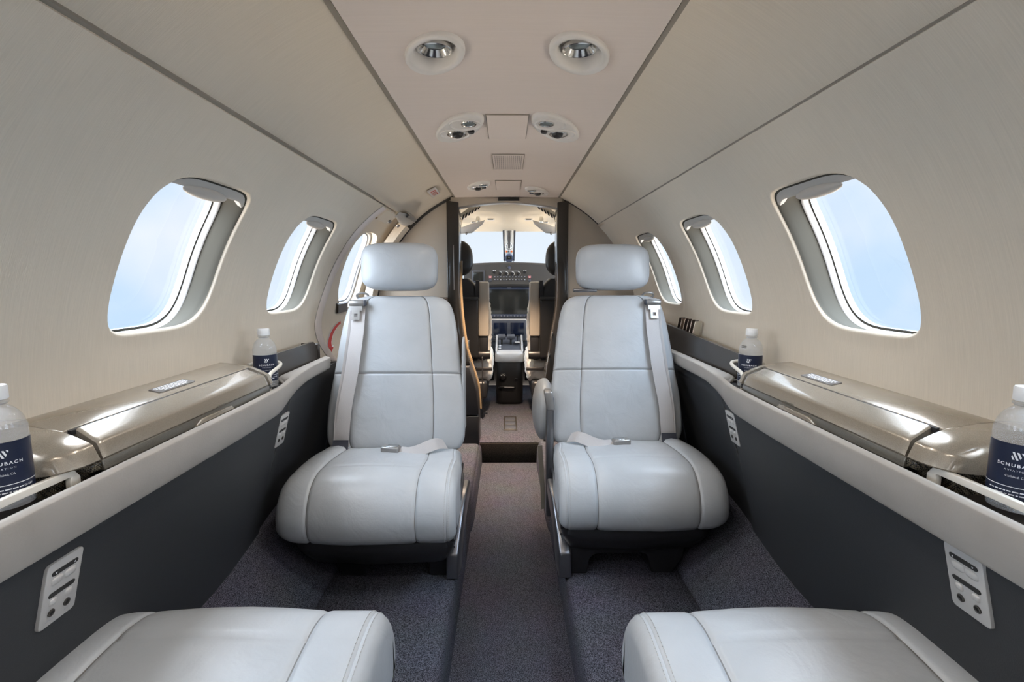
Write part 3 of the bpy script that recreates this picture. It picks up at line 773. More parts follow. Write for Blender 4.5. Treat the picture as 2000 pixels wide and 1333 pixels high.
# =================================================================== SIDE LEDGES
def ledge(side):
    left = side < 0
    yend = 1.80 if left else 2.30
    t = Thing('side_ledge', 'padded pale side ledge along the wall with the entry door' if left else 'padded pale side ledge along the wall opposite the door', 'ledge', (side*.62, .9, -.36), 'padded side ledges')
    def xo(y):
        return interp([(1.20, .598), (1.245, .592), (1.28, .589), (1.32, .592), (1.36, .602), (1.40, .622), (1.425, .642), (1.44, .653)], y)
    rings = []
    ys = [Y0+.01, -.8, 0, .3, .6, .8, 1.0, 1.1, 1.15]+[1.2+.02*i for i in range(14)]+[1.5, 1.6, 1.7, yend-.03, yend]
    for y in ys:
        o = xo(y); k = sm((y-1.3)/.3); low = -.350+.024*k; cx = .566-.006*math.exp(-((y-1.30)/.07)**2)+.058*sm((y-1.10)/.62)
        wide = sm((y-1.38)/.08)
        pts = [(o, -.300), (o+.001, lerp(-.288, -.282, wide)), (o-.006, lerp(-.287, -.2745, wide)), (lerp(o-.013, max(cx+.02, .632), wide), lerp(-.281, -.272, wide)), (lerp(cx+.010, cx+.014, wide), -.2728), (cx+.003, -.2765), (cx+.001, -.283), (cx+.004, -.312), (cx+.015, low+.007), (cx+.022, low), (max(.606, cx+.04), low-.001), (max(.615, cx+.05), low+.01), (max(.63, cx+.055), -.305)]
        rings.append([Vector((side*p.x, y, p.y)) for p in catmull([(a, b, 0) for a, b in pts], 3, True)])
    t.part('rail', MB().loft(rings), 'rail_leather', ang=80)
    mb = MB().prism([(.598, Y0+.01), (.725, Y0+.01), (.725, 1.46), (.648, 1.46), (.648, 1.30), (.612, 1.24), (.598, 1.20)], 'z', -.315, -.296); mb.xform(lambda q: Vector((side*q.x, q.y, q.z))); t.part('tray', mb, 'dark_gloss')
    # wall-side magazine pocket of dark gloss
    mb = MB()
    y0, y1 = 1.435, (1.775 if left else 2.30)
    def zt(y): return (-.214 if left else lerp(-.214, -.190, (y-1.43)/.6))
    f = [(.656, -.296), (.656, -.232), (.662, -.214), (.674, -.214), (.678, -.22), (.678, -.296)]
    rings = []
    for y in [y0, y0+.02, lerp(y0, y1, .5), y1-.03, y1-.010, y1]:
        dz = zt(y)+.214; k = 0 if y < y1-.02 or not left else (.012 if y < y1-.003 else .030)
        rings.append([(side*x, y, z+(dz-k if z > -.29 else 0)) for x, z in f])
    mb.loft(rings); t.part('magazine_pocket', mb, 'dark_gloss', ang=40)
    mb = MB().box(side*.656, side*.725, 1.44, y1-.01, -.30, -.285); t.part('pocket_floor', mb, 'black_plastic')
    if left:
        mb = MB().box(side*.650, side*.725, y1-.012, y1, -.296, -.222); t.part('pocket_end', mb, 'dark_gloss', bevel=.006)
    # forward cup well and ring
    cy, cx = 1.352, .648
    ring = [Vector((side*(cx+(.050 if left or True else 0)*math.cos(q)), cy+.078*math.sin(q), -.289)) for q in [2*PI*k/36 for k in range(36)]]
    mb = MB().tube(ring, .0055, 8, closed=True); cw = t.part('cup_holder', mb, 'steel_dark')
    mb = MB().lathe([(.001, -.0065), (.046, -.0065), (.046, -.003), (.001, -.003)], n=36); mb.xform(lambda q: Vector((side*cx+q.x, cy+q.y*1.5, -.289+q.z))); t.part('cup_mat', mb, 'black_plastic', under=cw)
    path = [(side*.602, 1.280, -.300), (side*.602, 1.280, -.262), (side*.602, 1.282, -.248), (side*.602, 1.290, -.240), (side*.606, 1.32, -.237), (side*.613, 1.37, -.233), (side*.628, 1.405, -.231), (side*.648, 1.418, -.230), (side*.668, 1.410, -.229), (side*.682, 1.385, -.228), (side*.688, 1.35, -.228)]
    t.part('cup_ring', MB().tube(catmull(path, 5), .0048, 8), 'cream_plastic', ang=80)
    # aft cup ring by the near bottle
    path = [(side*.604, .690, -.296), (side*.604, .690, -.276), (side*.604, .687, -.2685), (side*.604, .680, -.2665), (side*.604, .60, -.2660), (side*.604, .55, -.2660), (side*.604, .46, -.2660), (side*.604, .452, -.270), (side*.604, .450, -.296)]
    pp = [Vector(p) for p in path]
    mb = MB(); rings = []
    for i, p in enumerate(pp):
        tg = (pp[min(i+1, len(pp)-1)]-pp[max(i-1, 0)]).normalized(); sx = Vector((side, 0, 0)); nn = tg.cross(sx)
        hh = .0085 if abs(tg.z) > .8 else .0050
        rings.append([p+sx*.004+nn*hh, p-sx*.004+nn*hh, p-sx*.004-nn*hh, p+sx*.004-nn*hh])
    mb.loft(rings); t.part('cup_ring', mb, 'cream_plastic', bevel=.0015, ang=50)
    return t
ledge(-1); ledge(1)

def cabinet(side):
    left = side < 0
    t = Thing('side_cabinet', 'glossy taupe storage cabinet with a lid, on the ledge by the entry door side' if left else 'glossy taupe storage cabinet with a lid, on the ledge opposite the door', 'cabinet', (side*.645, .96, -.296), 'storage cabinets on the side ledges')
    P_ = {'wall': (.7135, -.206), 'seam': (.632, -.2165), 'top': (.604, -.2375), 'bot': (.584, -.2575), 'dr': (.582, -.2745)}
    y0, y1 = .722, 1.243
    # fixed back top
    prof = [(.7135, -.206), (.68, -.2085), (.6345, -.2165), (.6345, -.232), (.7135, -.232)]
    mb = MB().loft([[(side*x, y, z) for x, z in prof] for y in (y0-.005, .9, 1.1, y1+.004)])
    t.part('top_panel', mb, 'taupe_paint', bevel=.0015, ang=50)
    # lid: shaped slab, ends slightly angled
    def slab(pts, th): 
        return pts+[(x+th*.8, z-th) for x, z in reversed(pts)]
    lid = [(.6300, -.2172), (.622, -.2208), (.608, -.2276), (.5965, -.2332), (.5930, -.2358), (.5915, -.2385), (.5845, -.2572)]
    rings = []
    for y in (y0, y0+.004, y0+.012, .85, 1.0, 1.15, y1-.012, y1-.004, y1):
        e = .0016*(1 if y in (y0, y1) else 0)
        sk = .012 if y < 1 else -.010
        ring = []
        for x, z in slab(lid, .010):
            f = clamp((.632-x)/.05)
            yy = y+(sk*(1-f) if abs(y-y0) < .02 else (-sk*-1*(1-f) if abs(y-y1) < .02 else 0))
            ring.append((side*(x+e), yy, z-e))
        rings.append(ring)
    lo = t.part('lid', MB().loft(rings), 'taupe_paint', ang=45)
    mb = MB().loft([[(side*x, y, z) for x, z in ((.6298, -.2182), (.6348, -.2172), (.6348, -.225), (.6298, -.225))] for y in (y0+.002, y1-.002)]); t.part('seam_gap', mb, 'black_plastic')
    # finger recess under the lid edge
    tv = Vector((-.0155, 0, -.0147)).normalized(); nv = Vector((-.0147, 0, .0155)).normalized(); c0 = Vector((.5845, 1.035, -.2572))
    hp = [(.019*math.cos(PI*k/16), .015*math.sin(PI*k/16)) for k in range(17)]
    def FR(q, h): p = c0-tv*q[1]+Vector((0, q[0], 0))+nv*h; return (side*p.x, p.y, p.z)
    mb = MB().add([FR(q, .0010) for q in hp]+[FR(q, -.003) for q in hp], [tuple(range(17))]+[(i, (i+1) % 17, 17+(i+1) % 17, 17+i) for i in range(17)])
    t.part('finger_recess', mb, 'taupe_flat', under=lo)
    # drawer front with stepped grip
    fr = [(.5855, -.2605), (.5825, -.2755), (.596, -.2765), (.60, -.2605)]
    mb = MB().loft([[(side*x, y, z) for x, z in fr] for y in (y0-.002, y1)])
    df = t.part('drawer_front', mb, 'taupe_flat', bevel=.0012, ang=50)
    ya, yb = .955, 1.06
    mb = MB().prism([(ya-.02, -.2740), (ya, -.2650), (yb, -.2650), (yb+.012, -.2740)], 'x', side*.579, side*.5865)
    t.part('drawer_grip', mb, 'taupe_paint', under=df, bevel=.0015)
    mb = MB().box(side*.5875, side*.61, y0+.014, y1-.014, -.2608, -.2577); t.part('shadow_gap', mb, 'black_plastic')
    # rounded end caps
    for nm, ya, sgn, ln, body in (('end_cap', y0-.007, -1, .062, 'taupe_paint'), ('end_cap', y1+.005, 1, .026, 'taupe_paint')):
        capp = [(.7135, -.2065), (.68, -.209), (.634, -.2168), (.618, -.2230), (.5965, -.2335), (.5930, -.2360), (.5915, -.2385), (.5835, -.2575), (.586, -.2600), (.61, -.2605), (.7135, -.2605)]
        rings = []; N = 10
        for i in range(N+1):
            q = i/N; yy = ya+sgn*ln*q
            e = clamp((q-.15)/.85) if sgn < 0 else clamp((q-.45)/.55)
            k = 1-math.sqrt(max(0, 1-e**2.4))
            rng = []
            for x, z in capp:
                f = clamp((.72-x)/.13)
                rng.append((side*(x+(.046 if sgn < 0 else .022)*k*f), yy, z-(.016 if sgn < 0 else .006)*k*clamp((z+.265)/.05)))
            rings.append(rng)
        t.part(nm, MB().loft(rings), body, ang=38)
    mb = MB().prism([(.586, .722), (.588, .704), (.614, .699), (.616, .666), (.712, .664), (.712, .722)], 'z', -.2745, -.262); mb.xform(lambda p: Vector((side*p.x, p.y, p.z)))
    cs = t.part('carbon_side', mb, 'carbon_weave', bevel=.003)
    mb = MB().prism([(.606, .722), (.606, .702), (.614, .699), (.616, .667), (.712, .666), (.712, .722)], 'z', -.2955, -.2695); mb.xform(lambda p: Vector((side*p.x, p.y, p.z)))
    t.part('carbon_base', mb, 'carbon_weave', under=cs)
    mb = MB().prism([(.588, 1.245), (.590, 1.268), (.712, 1.268), (.712, 1.245)], 'z', -.2745, -.262); mb.xform(lambda p: Vector((side*p.x, p.y, p.z)))
    t.part('end_post', mb, 'black_plastic', bevel=.004)
    mb = MB().box(side*.614, side*.712, .70, 1.26, -.2955, -.243); t.part('carcass', mb, 'black_plastic')
    # placard with lines of small print
    cy, cx = (1.005, .664) if left else (1.06, .664)
    def PL(u, v, h): return Vector((side*(cx+v), cy+u, -.2082-(.68-(cx+v))*.174+h))
    mb = MB()
    pl = [(-.055, -.011), (-.051, .012), (.051, .012), (.055, -.011), (.048, -.013), (-.048, -.013)]
    mb.add([PL(u, v, .0012) for u, v in pl]+[PL(u, v, -.003) for u, v in pl], [tuple(range(6))]+[(i, (i+1) % 6, 6+(i+1) % 6, 6+i) for i in range(6)])
    pk = t.part('placard', mb, 'placard')
    lt = MB()
    for r_, w in ((.0070, .090), (.0022, .094), (-.0026, .086), (-.0074, .070)):
        x = -w/2
        random.seed(int(abs(r_)*1e5))
        while x < w/2:
            l = random.uniform(.003, .009); x1 = min(x+l, w/2)
            a = [PL(x, r_-.0013, .0017), PL(x1, r_-.0013, .0017), PL(x1, r_+.0013, .0017), PL(x, r_+.0013, .0017)]
            lt.add(a, [(0, 1, 2, 3)]); x = x1+.0016
    t.part('lettering', lt, 'ink_white', under=pk)
cabinet(-1); cabinet(1)

# ---------------------------------------------------------------- bottles
def bottle(label, x, y, zb, face, stamp=False):
    t = Thing('water_bottle', label, 'bottle', (x, y, zb), 'small water bottles')
    rb = .0298
    pr = [(.001, 0), (.022, 0), (.027, .002), (rb, .006), (rb, .092), (.0290, .100), (.0265, .110), (.0220, .118), (.0165, .124), (.0130, .127), (.0125, .130)]
    pp = catmull([(a, b, 0) for a, b in pr], 3)
    t.part('body', MB().lathe([(max(.0005, p.x), p.y) for p in pp], (x, y, zb), 40), 'bottle_plastic', ang=80)
    nk = t.part('neck', MB().lathe([(.0125, .128), (.0150, .130), (.0150, .132), (.0125, .1335), (.012, .138)], (x, y, zb), 32), 'bottle_plastic', ang=60)
    # cap with ribs
    mb = MB(); rings = []
    for r_, h in ((.0005, .1345), (.0145, .1345), (.0150, .1355), (.0150, .1500), (.0140, .1520), (.0005, .1525)):
        rings.append([(x+(r_*(1-.02*(k % 2)*(1 if r_ > .0142 else 0)))*math.cos(2*PI*k/60), y+(r_*(1-.02*(k % 2)*(1 if r_ > .0142 else 0)))*math.sin(2*PI*k/60), zb+h) for k in range(60)])
    t.part('cap', MB().loft(rings), 'bottle_cap', ang=50)
    # label sleeve (wraps most of the way)
    rl = rb+.0005
    def cyl(u, h, r_=rl): a = face+u/rb; return Vector((x+r_*math.cos(a), y+r_*math.sin(a), zb+h))
    mb = MB(); W = .041
    mb.grid([[cyl(lerp(-W, W, i/40), h) for i in range(41)] for h in (.014, .084)])
    mb.grid([[cyl(lerp(-W, W, i/40), h, rl-.0004) for i in range(41)] for h in (.014, .084)])
    lb = t.part('label', mb, 'label_navy', ang=180)
    tx = MB()
    def put(s_, size, h, bold=0., wfit=None, sp=1.):
        m = text_mb(s_, size, bold, sp)
        if wfit:
            wx = max(v[0] for v in m.v)-min(v[0] for v in m.v); k = wfit/wx; m.v = [(v[0]*k, v[1], v[2]) for v in m.v]
        m.xform(lambda p: cyl(p.x, h+p.y, rl+.0004)); return m
    logo = MB()
    for a in (-1, 1):      # the mark: two mirrored pairs of slanted bars
        for q in (0,):
            pass
    sl = [[(-.0050, .0048), (-.0028, .0048), (.0012, -.0048), (-.0010, -.0048)], [(-.0010, .0048), (.0012, .0048), (.0036, -.0008), (.0025, -.0034)], [(.0030, .0048), (.0050, .0048), (.0056, .0034), (.0048, .0016)], [(-.0056, -.0010), (-.0048, .0008), (-.0024, -.0048), (-.0044, -.0048)]]
    for poly in sl: logo.add([cyl(a, .0695+b, rl+.0004) for a, b in poly], [tuple(range(4))])
    letters = merge(logo, put('SCHUBACH', .0056, .0575, .00012, .037, 1.35), put('AVIATION', .0030, .0510, 0, .022, 1.5), put('Carlsbad, CA', .0038, .0435, 0, .019))
    line = MB().grid([[cyl(lerp(-W, W, i/30), h, rl+.0004) for i in range(31)] for h in (.0298, .0306)])
    fine = put('CA CRV', .0030, .0245, .0001, .0085); fine.v = []; fine.f = []; fine.m = []
    def dashes(h, u0, u1, seed):
        rnd = random.Random(seed); u = u0
        while u < u1:
            l = min(rnd.uniform(.002, .006), u1-u)
            fine.add([cyl(u, h-.0007, rl+.0004), cyl(u+l, h-.0007, rl+.0004), cyl(u+l, h+.0007, rl+.0004), cyl(u, h+.0007, rl+.0004)], [(0, 1, 2, 3)]); u += l+.0012
    dashes(.0245, -.026, .016, 4); dashes(.0205, -.018, .018, 9)
    crv = text_mb('CA CRV', .0030, .0001); crv.xform(lambda p: cyl(.0225+p.x, .0245+p.y, rl+.0004)); fine = merge(fine, crv)
    if stamp:      # dark date stamp on the shoulder, too small to read
        st = MB(); rnd = random.Random(5)
        for h in (.1075, .1035):
            for q in range(7):
                u = -.013+.0022*q; rr_ = interp([(.100, .0290), (.110, .0265), (.118, .0220)], h)+.0006; dh = rnd.uniform(.0009, .0014)
                def cs(uu, hh): a = face-.35+uu/rr_; return Vector((x+rr_*math.cos(a), y+rr_*math.sin(a), zb+hh))
                st.add([cs(u, h-dh), cs(u+.0014, h-dh), cs(u+.0014, h+dh), cs(u, h+dh)], [(0, 1, 2, 3)])
        t.part('stamp_lettering', st, 'ink_black')
    t.part('lettering', merge(letters, line, fine), 'ink_white', under=lb, ang=180)
    return t
bottle('water bottle at the left edge, beside the taupe cabinet on the door side', -.642, .632, -.296+.012, rad(-40))
bottle('water bottle at the right edge, beside the taupe cabinet opposite the door', .644, .612, -.296+.012, rad(217))
bottle('water bottle in the forward cup ring near the entry door', -.648, 1.362, -.2945+.011, rad(-58))
bottle('water bottle in the forward cup ring opposite the door, below the middle window', .650, 1.345, -.2945+.011, rad(238), True)

# ---------------------------------------------------------------- magazines
specs = [(2.120, 'paper_dark', 'paper'), (2.085, 'paper_mid', 'paper'), (2.050, 'paper_dark', 'paper'), (2.015, 'paper_dark', 'paper'), (1.980, 'paper_dark', 'paper'), (1.945, 'paper', 'paper_mid')]
mlabels = ['dark-covered magazine in the wall pocket, fourth of the fanned row counted from the bottle end', None]
for i, (yy, c, e) in enumerate(specs):
    names = ['innermost magazine of the wall pocket row, nearest the headrest', 'brown-covered magazine second from the headrest in the wall pocket', 'dark magazine third from the headrest in the wall pocket', 'dark magazine third from the bottle end of the wall pocket row', 'dark magazine just behind the cream brochure in the wall pocket', 'cream folded brochure at the bottle end of the wall pocket row']
    t = Thing('magazine', names[i], 'magazine', (.692, yy-.09, -.284), 'magazines in the wall pocket')
    lean = .085; h = .132; w = .024
    def mgx(p, yy=yy): return Vector((.694+p.x, yy-.09+p.y-(p.z)*-.0+lean*(1-p.z/h)*-1+.085, -.284+p.z))
    def mgx(p, yy=yy): return Vector((.6915+p.x-.03*max(0, p.z-.05), yy-.04-.075*(p.z/h)*-1*-1+.0+p.y, -.284+p.z))
    mb = MB().box(-.0115, .0115, -.004, .004, 0, h); mb.xform(mgx); t.part('pages', mb, 'paper', bevel=.001)
    mb = MB().box(-.0118, .0118, -.0055, -.0042, 0, h+.001); mb.xform(mgx); t.part('cover', mb, c)

# ---------------------------------------------------------------- seat control panels
def control_panel(side, yc, label, rot=0., vc=None):
    def sx(z): return sinterp([(-.75, .70), (-.63, .672), (-.52, .645), (-.40, .614), (-.358, .604)], z)+.050*sm((yc-1.10)/.62)
    w, h = .058, .094; zc = vc
    def PP(u, v, d):     # u along the aisle (toward the nose), v up, d into the cabin
        z = zc+v; return Vector((side*(sx(z)-d-.0012), yc+u, z))
    t = Thing('seat_control_panel', label, 'control panel', PP(0, -h/2, 0), 'seat control panels')
    pts = []
    for cx, cy, a0 in ((w/2-.006, h/2-.006, 0), (-w/2+.006, h/2-.006, 90), (-w/2+.006, -h/2+.006, 180), (w/2-.006, -h/2+.006, 270)):
        pts += [(cx+.006*math.cos(rad(a0+q)), cy+.006*math.sin(rad(a0+q))) for q in (0, 30, 60, 90)]
    n = len(pts); mb = MB().add([PP(u, v, .004) for u, v in pts]+[PP(u, v, -.002) for u, v in pts], [tuple(range(n))]+[(i, (i+1) % n, n+(i+1) % n, n+i) for i in range(n)])
    t.part('face_plate', mb, 'alu_panel', bevel=.0008)
    def slot(u0, u1, v0, v1, d0, d1, name, m, under=None):
        r_ = (v1-v0)/2; ps = []
        for cx, a0 in ((u1-r_, -90), (u0+r_, 90)): ps += [(cx+r_*math.cos(rad(a0+q)), (v0+v1)/2+r_*math.sin(rad(a0+q))) for q in (0, 30, 60, 90, 120, 150, 180)]
        k = len(ps); mb = MB().add([PP(u, v, d1) for u, v in ps]+[PP(u, v, d0) for u, v in ps], [tuple(range(k))]+[(i, (i+1) % k, k+(i+1) % k, k+i) for i in range(k)])
        return t.part(name, mb, m, under=under)
    for v in (.031, -.001):
        sl = slot(-.021, .021, v-.0034, v+.0034, .003, .0047, 'display_slot', 'ink_black')
        if v > 0:
            for u, up in ((-.015, -1), (.015, 1)):
                t.part('arrow_mark', MB().add([PP(u-.0016, v-.0012*up, .0052), PP(u+.0016, v-.0012*up, .0052), PP(u, v+.0014*up, .0052)], [(0, 1, 2)]), 'ink_white', under=sl)
    def dome(u, v, ru, rv, name, m, hh=.004):
        rings = []
        for i in range(6):
            a = PI/2*i/5.02; rings.append([PP(u+ru*math.cos(a)*math.copysign(abs(math.cos(q))**.7, math.cos(q)), v+rv*math.cos(a)*math.copysign(abs(math.sin(q))**.7, math.sin(q)), .003+hh*math.sin(a)) for q in [2*PI*k/20 for k in range(20)]])
        t.part(name, MB().loft(rings), m, ang=60)
    dome(-.0105, .0185, .0098, .0062, 'button', 'alu_panel'); dome(.0105, .0185, .0098, .0062, 'button', 'alu_panel')
    dome(-.0125, -.0125, .0062, .0055, 'button', 'alu_panel'); dome(.0125, -.0125, .0062, .0055, 'button', 'alu_panel')
    for u in (-.0125, .0125):
        mb = MB(); ring = [PP(u+.0042*math.cos(q), -.0285+.0042*math.sin(q), .0045) for q in [2*PI*k/18 for k in range(18)]]
        mb.tube(ring, .0013, 6, closed=True); jk = t.part('jack', mb, 'grille_metal')
        mb = MB().add([PP(u+.004*math.cos(q), -.0285+.004*math.sin(q), .0043) for q in [2*PI*k/18 for k in range(18)]], [tuple(range(18))]); t.part('jack_hole', mb, 'ink_black', under=jk)
    if side < 0 and yc < 1:
        m = MB()
        for q in range(6): m.add([PP(-.0205+.0026*q+a, -.0385+b, .0046) for a, b in ((0, -.0006), (.0020, -.0006), (.0020, .0006), (0, .0006))], [(0, 1, 2, 3)])
        for q in range(3): m.add([PP(.0095+.0022*q+a, -.0385+b, .0046) for a, b in ((0, -.0006), (.0017, -.0006), (.0017, .0006), (0, .0006))], [(0, 1, 2, 3)])
        t.part('lettering', m, 'ink_grey')
control_panel(-1, .667, 'silver seat control panel close to the camera on the door side', vc=-.424)
control_panel(1, .630, 'silver seat control panel close to the camera opposite the door', vc=-.402)
control_panel(-1, 1.435, 'small-looking silver control panel beside the left aft-facing seat', vc=-.430)
control_panel(1, 1.405, 'small-looking silver control panel beside the right aft-facing seat', vc=-.420)

# =================================================================== CEILING FITTINGS
def oval(cx, cy, a, b, ang, n=40, p=2.):
    out = []
    for k in range(n):
        q = 2*PI*k/n; c, s_ = math.cos(q), math.sin(q); u = a*math.copysign(abs(c)**(2/p), c); v = b*math.copysign(abs(s_)**(2/p), s_)
        out.append((cx+u*math.cos(ang)-v*math.sin(ang), cy+u*math.sin(ang)+v*math.cos(ang)))
    return out
ZL = zs+.001
def downlight(cx, cy, side, label, group):
    ang = rad(90)-side*rad(21)
    t = Thing('ceiling_light', label, 'light', (cx, cy, ZL), group)
    rings = []
    def o(k, z, sh=0.): return [(x+sh*.0, y, z) for x, y in oval(cx, cy+sh, .093*k, .055*k, ang)]
    for k, z in ((1.0, ZL+.004), (1.0, ZL-.003), (.985, ZL-.006), (.95, ZL-.0075), (.82, ZL-.0065), (.76, ZL-.003), (.73, ZL+.008), (.71, ZL+.020), (.66, ZL+.0215)): rings.append(o(k, z))
    t.part('bezel', MB().grid(rings, cu=True), 'white_plastic', ang=60)
    lx, ly = cx+side*.0, cy+.008
    mb = MB().grid([[(x, y, z) for x, y in oval(cx, cy, .092*k, .058*k, ang)] for k, z in ((.68, ZL+.021), (.45, ZL+.0212), (.02, ZL+.0214))], cu=True); t.part('recess', mb, 'white_plastic')
    tl = Matrix.Identity(3)
    mb = MB().lathe([(.0335, .002), (.0335, -.004), (.031, -.005), (.0285, -.003), (.0225, .0055), (.020, .0075)], n=36, caps=False)
    mb.xform(lambda q: tl@q+Vector((lx, ly, ZL+.013))); rf = t.part('reflector', mb, 'chrome', ang=50)
    mb = MB().lathe([(.0005, .001), (.012, .002), (.0205, .0055), (.0205, .0078), (.0005, .0078)], n=28)
    mb.xform(lambda q: tl@q+Vector((lx, ly, ZL+.013))); t.part('lens', mb, 'lens', under=rf, ang=60)
downlight(-.139, 1.048, -1, 'larger oval ceiling downlight left of the centre line, nearest the camera', 'oval ceiling downlights')
downlight(.141, 1.045, 1, 'larger oval ceiling downlight right of the centre line, nearest the camera', 'oval ceiling downlights')

def psu(cx, cy, side, label, sc=1.):
    ang = rad(90)-side*rad(22)
    t = Thing('reading_light_unit', label, 'light', (cx, cy, ZL), 'reading light and air units')
    o = lambda k, z: [(x, y, z) for x, y in oval(cx, cy, .146*k*sc, .054*k*sc, ang, p=2.2)]
    t.part('bezel', MB().loft([o(1, ZL+.004), o(1, ZL-.003), o(.97, ZL-.007), o(.90, ZL-.008), o(.5, ZL-.007), o(.02, ZL-.007)]), 'white_plastic', ang=60)
    ca, sa = math.cos(ang), math.sin(ang)
    def L(u, v, z=0.): return Vector((cx+u*ca-v*sa, cy+u*sa+v*ca, ZL-.0075+z))
    for k, (u0, nm) in enumerate(((-.062, 'lamp_recess'), (.040, 'air_recess'))):
        a, b = .048*sc, .040*sc
        rr_ = [[L(u0*sc+a*k2*math.cos(q), b*k2*math.sin(q)*1.05, z) for q in [2*PI*i/28 for i in range(28)]] for k2, z in ((1.06, -.0005), (1., -.003), (.94, -.0015), (.90, .0002), (.5, .0006), (.02, .0006))]
        rc = t.part(nm, MB().loft(rr_), 'white_plastic', ang=60)
        if k == 0:
            m = MB().lathe([(.0005, -.004), (.010, -.0045), (.017, -.002), (.019, .001), (.0005, .001)], n=26); m.xform(lambda q: L(-.076*sc+q.x*1.2, -side*-.006+q.y, -.001+q.z)); ln = t.part('lens', m, 'lens', under=rc)
            m = MB().tube([L(-.076*sc+.0235*math.cos(q), side*.006+.0195*math.sin(q), -.002) for q in [2*PI*i/24 for i in range(24)]], .0022, 6, closed=True); t.part('lens_ring', m, 'chrome', under=rc)
        else:
            m = MB().lathe([(.0005, -.010), (.009, -.011), (.014, -.008), (.016, -.002), (.016, .001), (.0005, .001)], n=24); m.xform(lambda q: L(.030*sc+q.x*1.25, side*.006+q.y, -.001+q.z)); t.part('air_nozzle', m, 'black_plastic', under=rc)
            m = MB().tube([L(.034*sc+.029*math.cos(q), side*.004+.026*math.sin(q), -.002) for q in [2*PI*i/24 for i in range(24)]], .0025, 6, closed=True); t.part('nozzle_ring', m, 'chrome', under=rc)
    m = MB().lathe([(.0005, -.006), (.008, -.006), (.0095, -.004), (.0095, .001), (.0005, .001)], n=20); m.xform(lambda q: L(-.012*sc+q.x*1.2, -side*-.034*-1*sc*-1+q.y, -.001+q.z)); t.part('call_button', m, 'black_plastic')
psu(-.138, 1.535, -1, 'reading light and air outlet unit left of the square hatch')
psu(.143, 1.532, 1, 'reading light and air outlet unit right of the square hatch')
psu(-.132, 2.445, -1, 'far reading light unit left of the small hatch, nearest the cockpit', .74)
psu(.150, 2.59, 1, 'far air outlet unit right of the small hatch, nearest the cockpit', .82)
def hatch(x0, x1, y0, y1, name, label, m='headliner', grille=False):
    t = Thing(name, label, 'panel', ((x0+x1)/2, (y0+y1)/2, zs+.003))
    mb = MB().box(x0-.0022, x1+.0022, y0-.003, y1+.003, zs+.0005, zs+.004); t.part('gap', mb, 'gap_shade_and_trim')
    mb = MB().box(x0, x1, y0, y1, zs-.0008, zs+.004); t.part('panel', mb, m, bevel=.0012)
    if grille:
        mb = MB()
        for i in range(14):
            for j in range(20):
                x = lerp(x0+.008, x1-.008, i/13); y = lerp(y0+.012, y1-.012, j/19)
                mb.add([(x-.0013, y-.0028, zs-.0011), (x+.0013, y-.0028, zs-.0011), (x+.0013, y+.0028, zs-.0011), (x-.0013, y+.0028, zs-.0011)], [(0, 1, 2, 3)])
        t.part('perforation_pattern', mb, 'grille_metal')
hatch(-.054, .058, 1.42, 1.645, 'ceiling_hatch', 'square flush hatch panel between the reading light units')
hatch(-.050, .061, 1.855, 2.09, 'speaker_grille', 'square perforated speaker panel on the ceiling strip', grille=True)
hatch(-.050, .064, 2.336, 2.56, 'ceiling_hatch', 'small flush hatch panel on the ceiling strip nearest the cockpit')
# exit sign on the sloping ceiling by the door
te = Thing('exit_sign', 'small white EXIT sign with red letters on the sloping ceiling', 'sign', Mp(-1, 2.47, rad(61.6)))
pc = rad(61.5)
def EX(u, v, d): return Mp(-1, 2.473+u, pc+v/R, .006-d)
mb = MB(); q = [(-.078, -.021), (.078, -.021), (.078, .021), (-.078, .021)]
mb.add([EX(u, v, .004) for u, v in q]+[EX(u, v, -.002) for u, v in q], [(0, 1, 2, 3)]+[(i, (i+1) % 4, 4+(i+1) % 4, 4+i) for i in range(4)])
te.part('plate', mb, 'white_plastic', bevel=.001)
m = text_mb('EXIT', .036, .0004); wx = max(v[0] for v in m.v)-min(v[0] for v in m.v); m.xform(lambda p: EX(p.x*.112/wx, p.y*.95, .0048)); te.part('lettering', m, 'red')

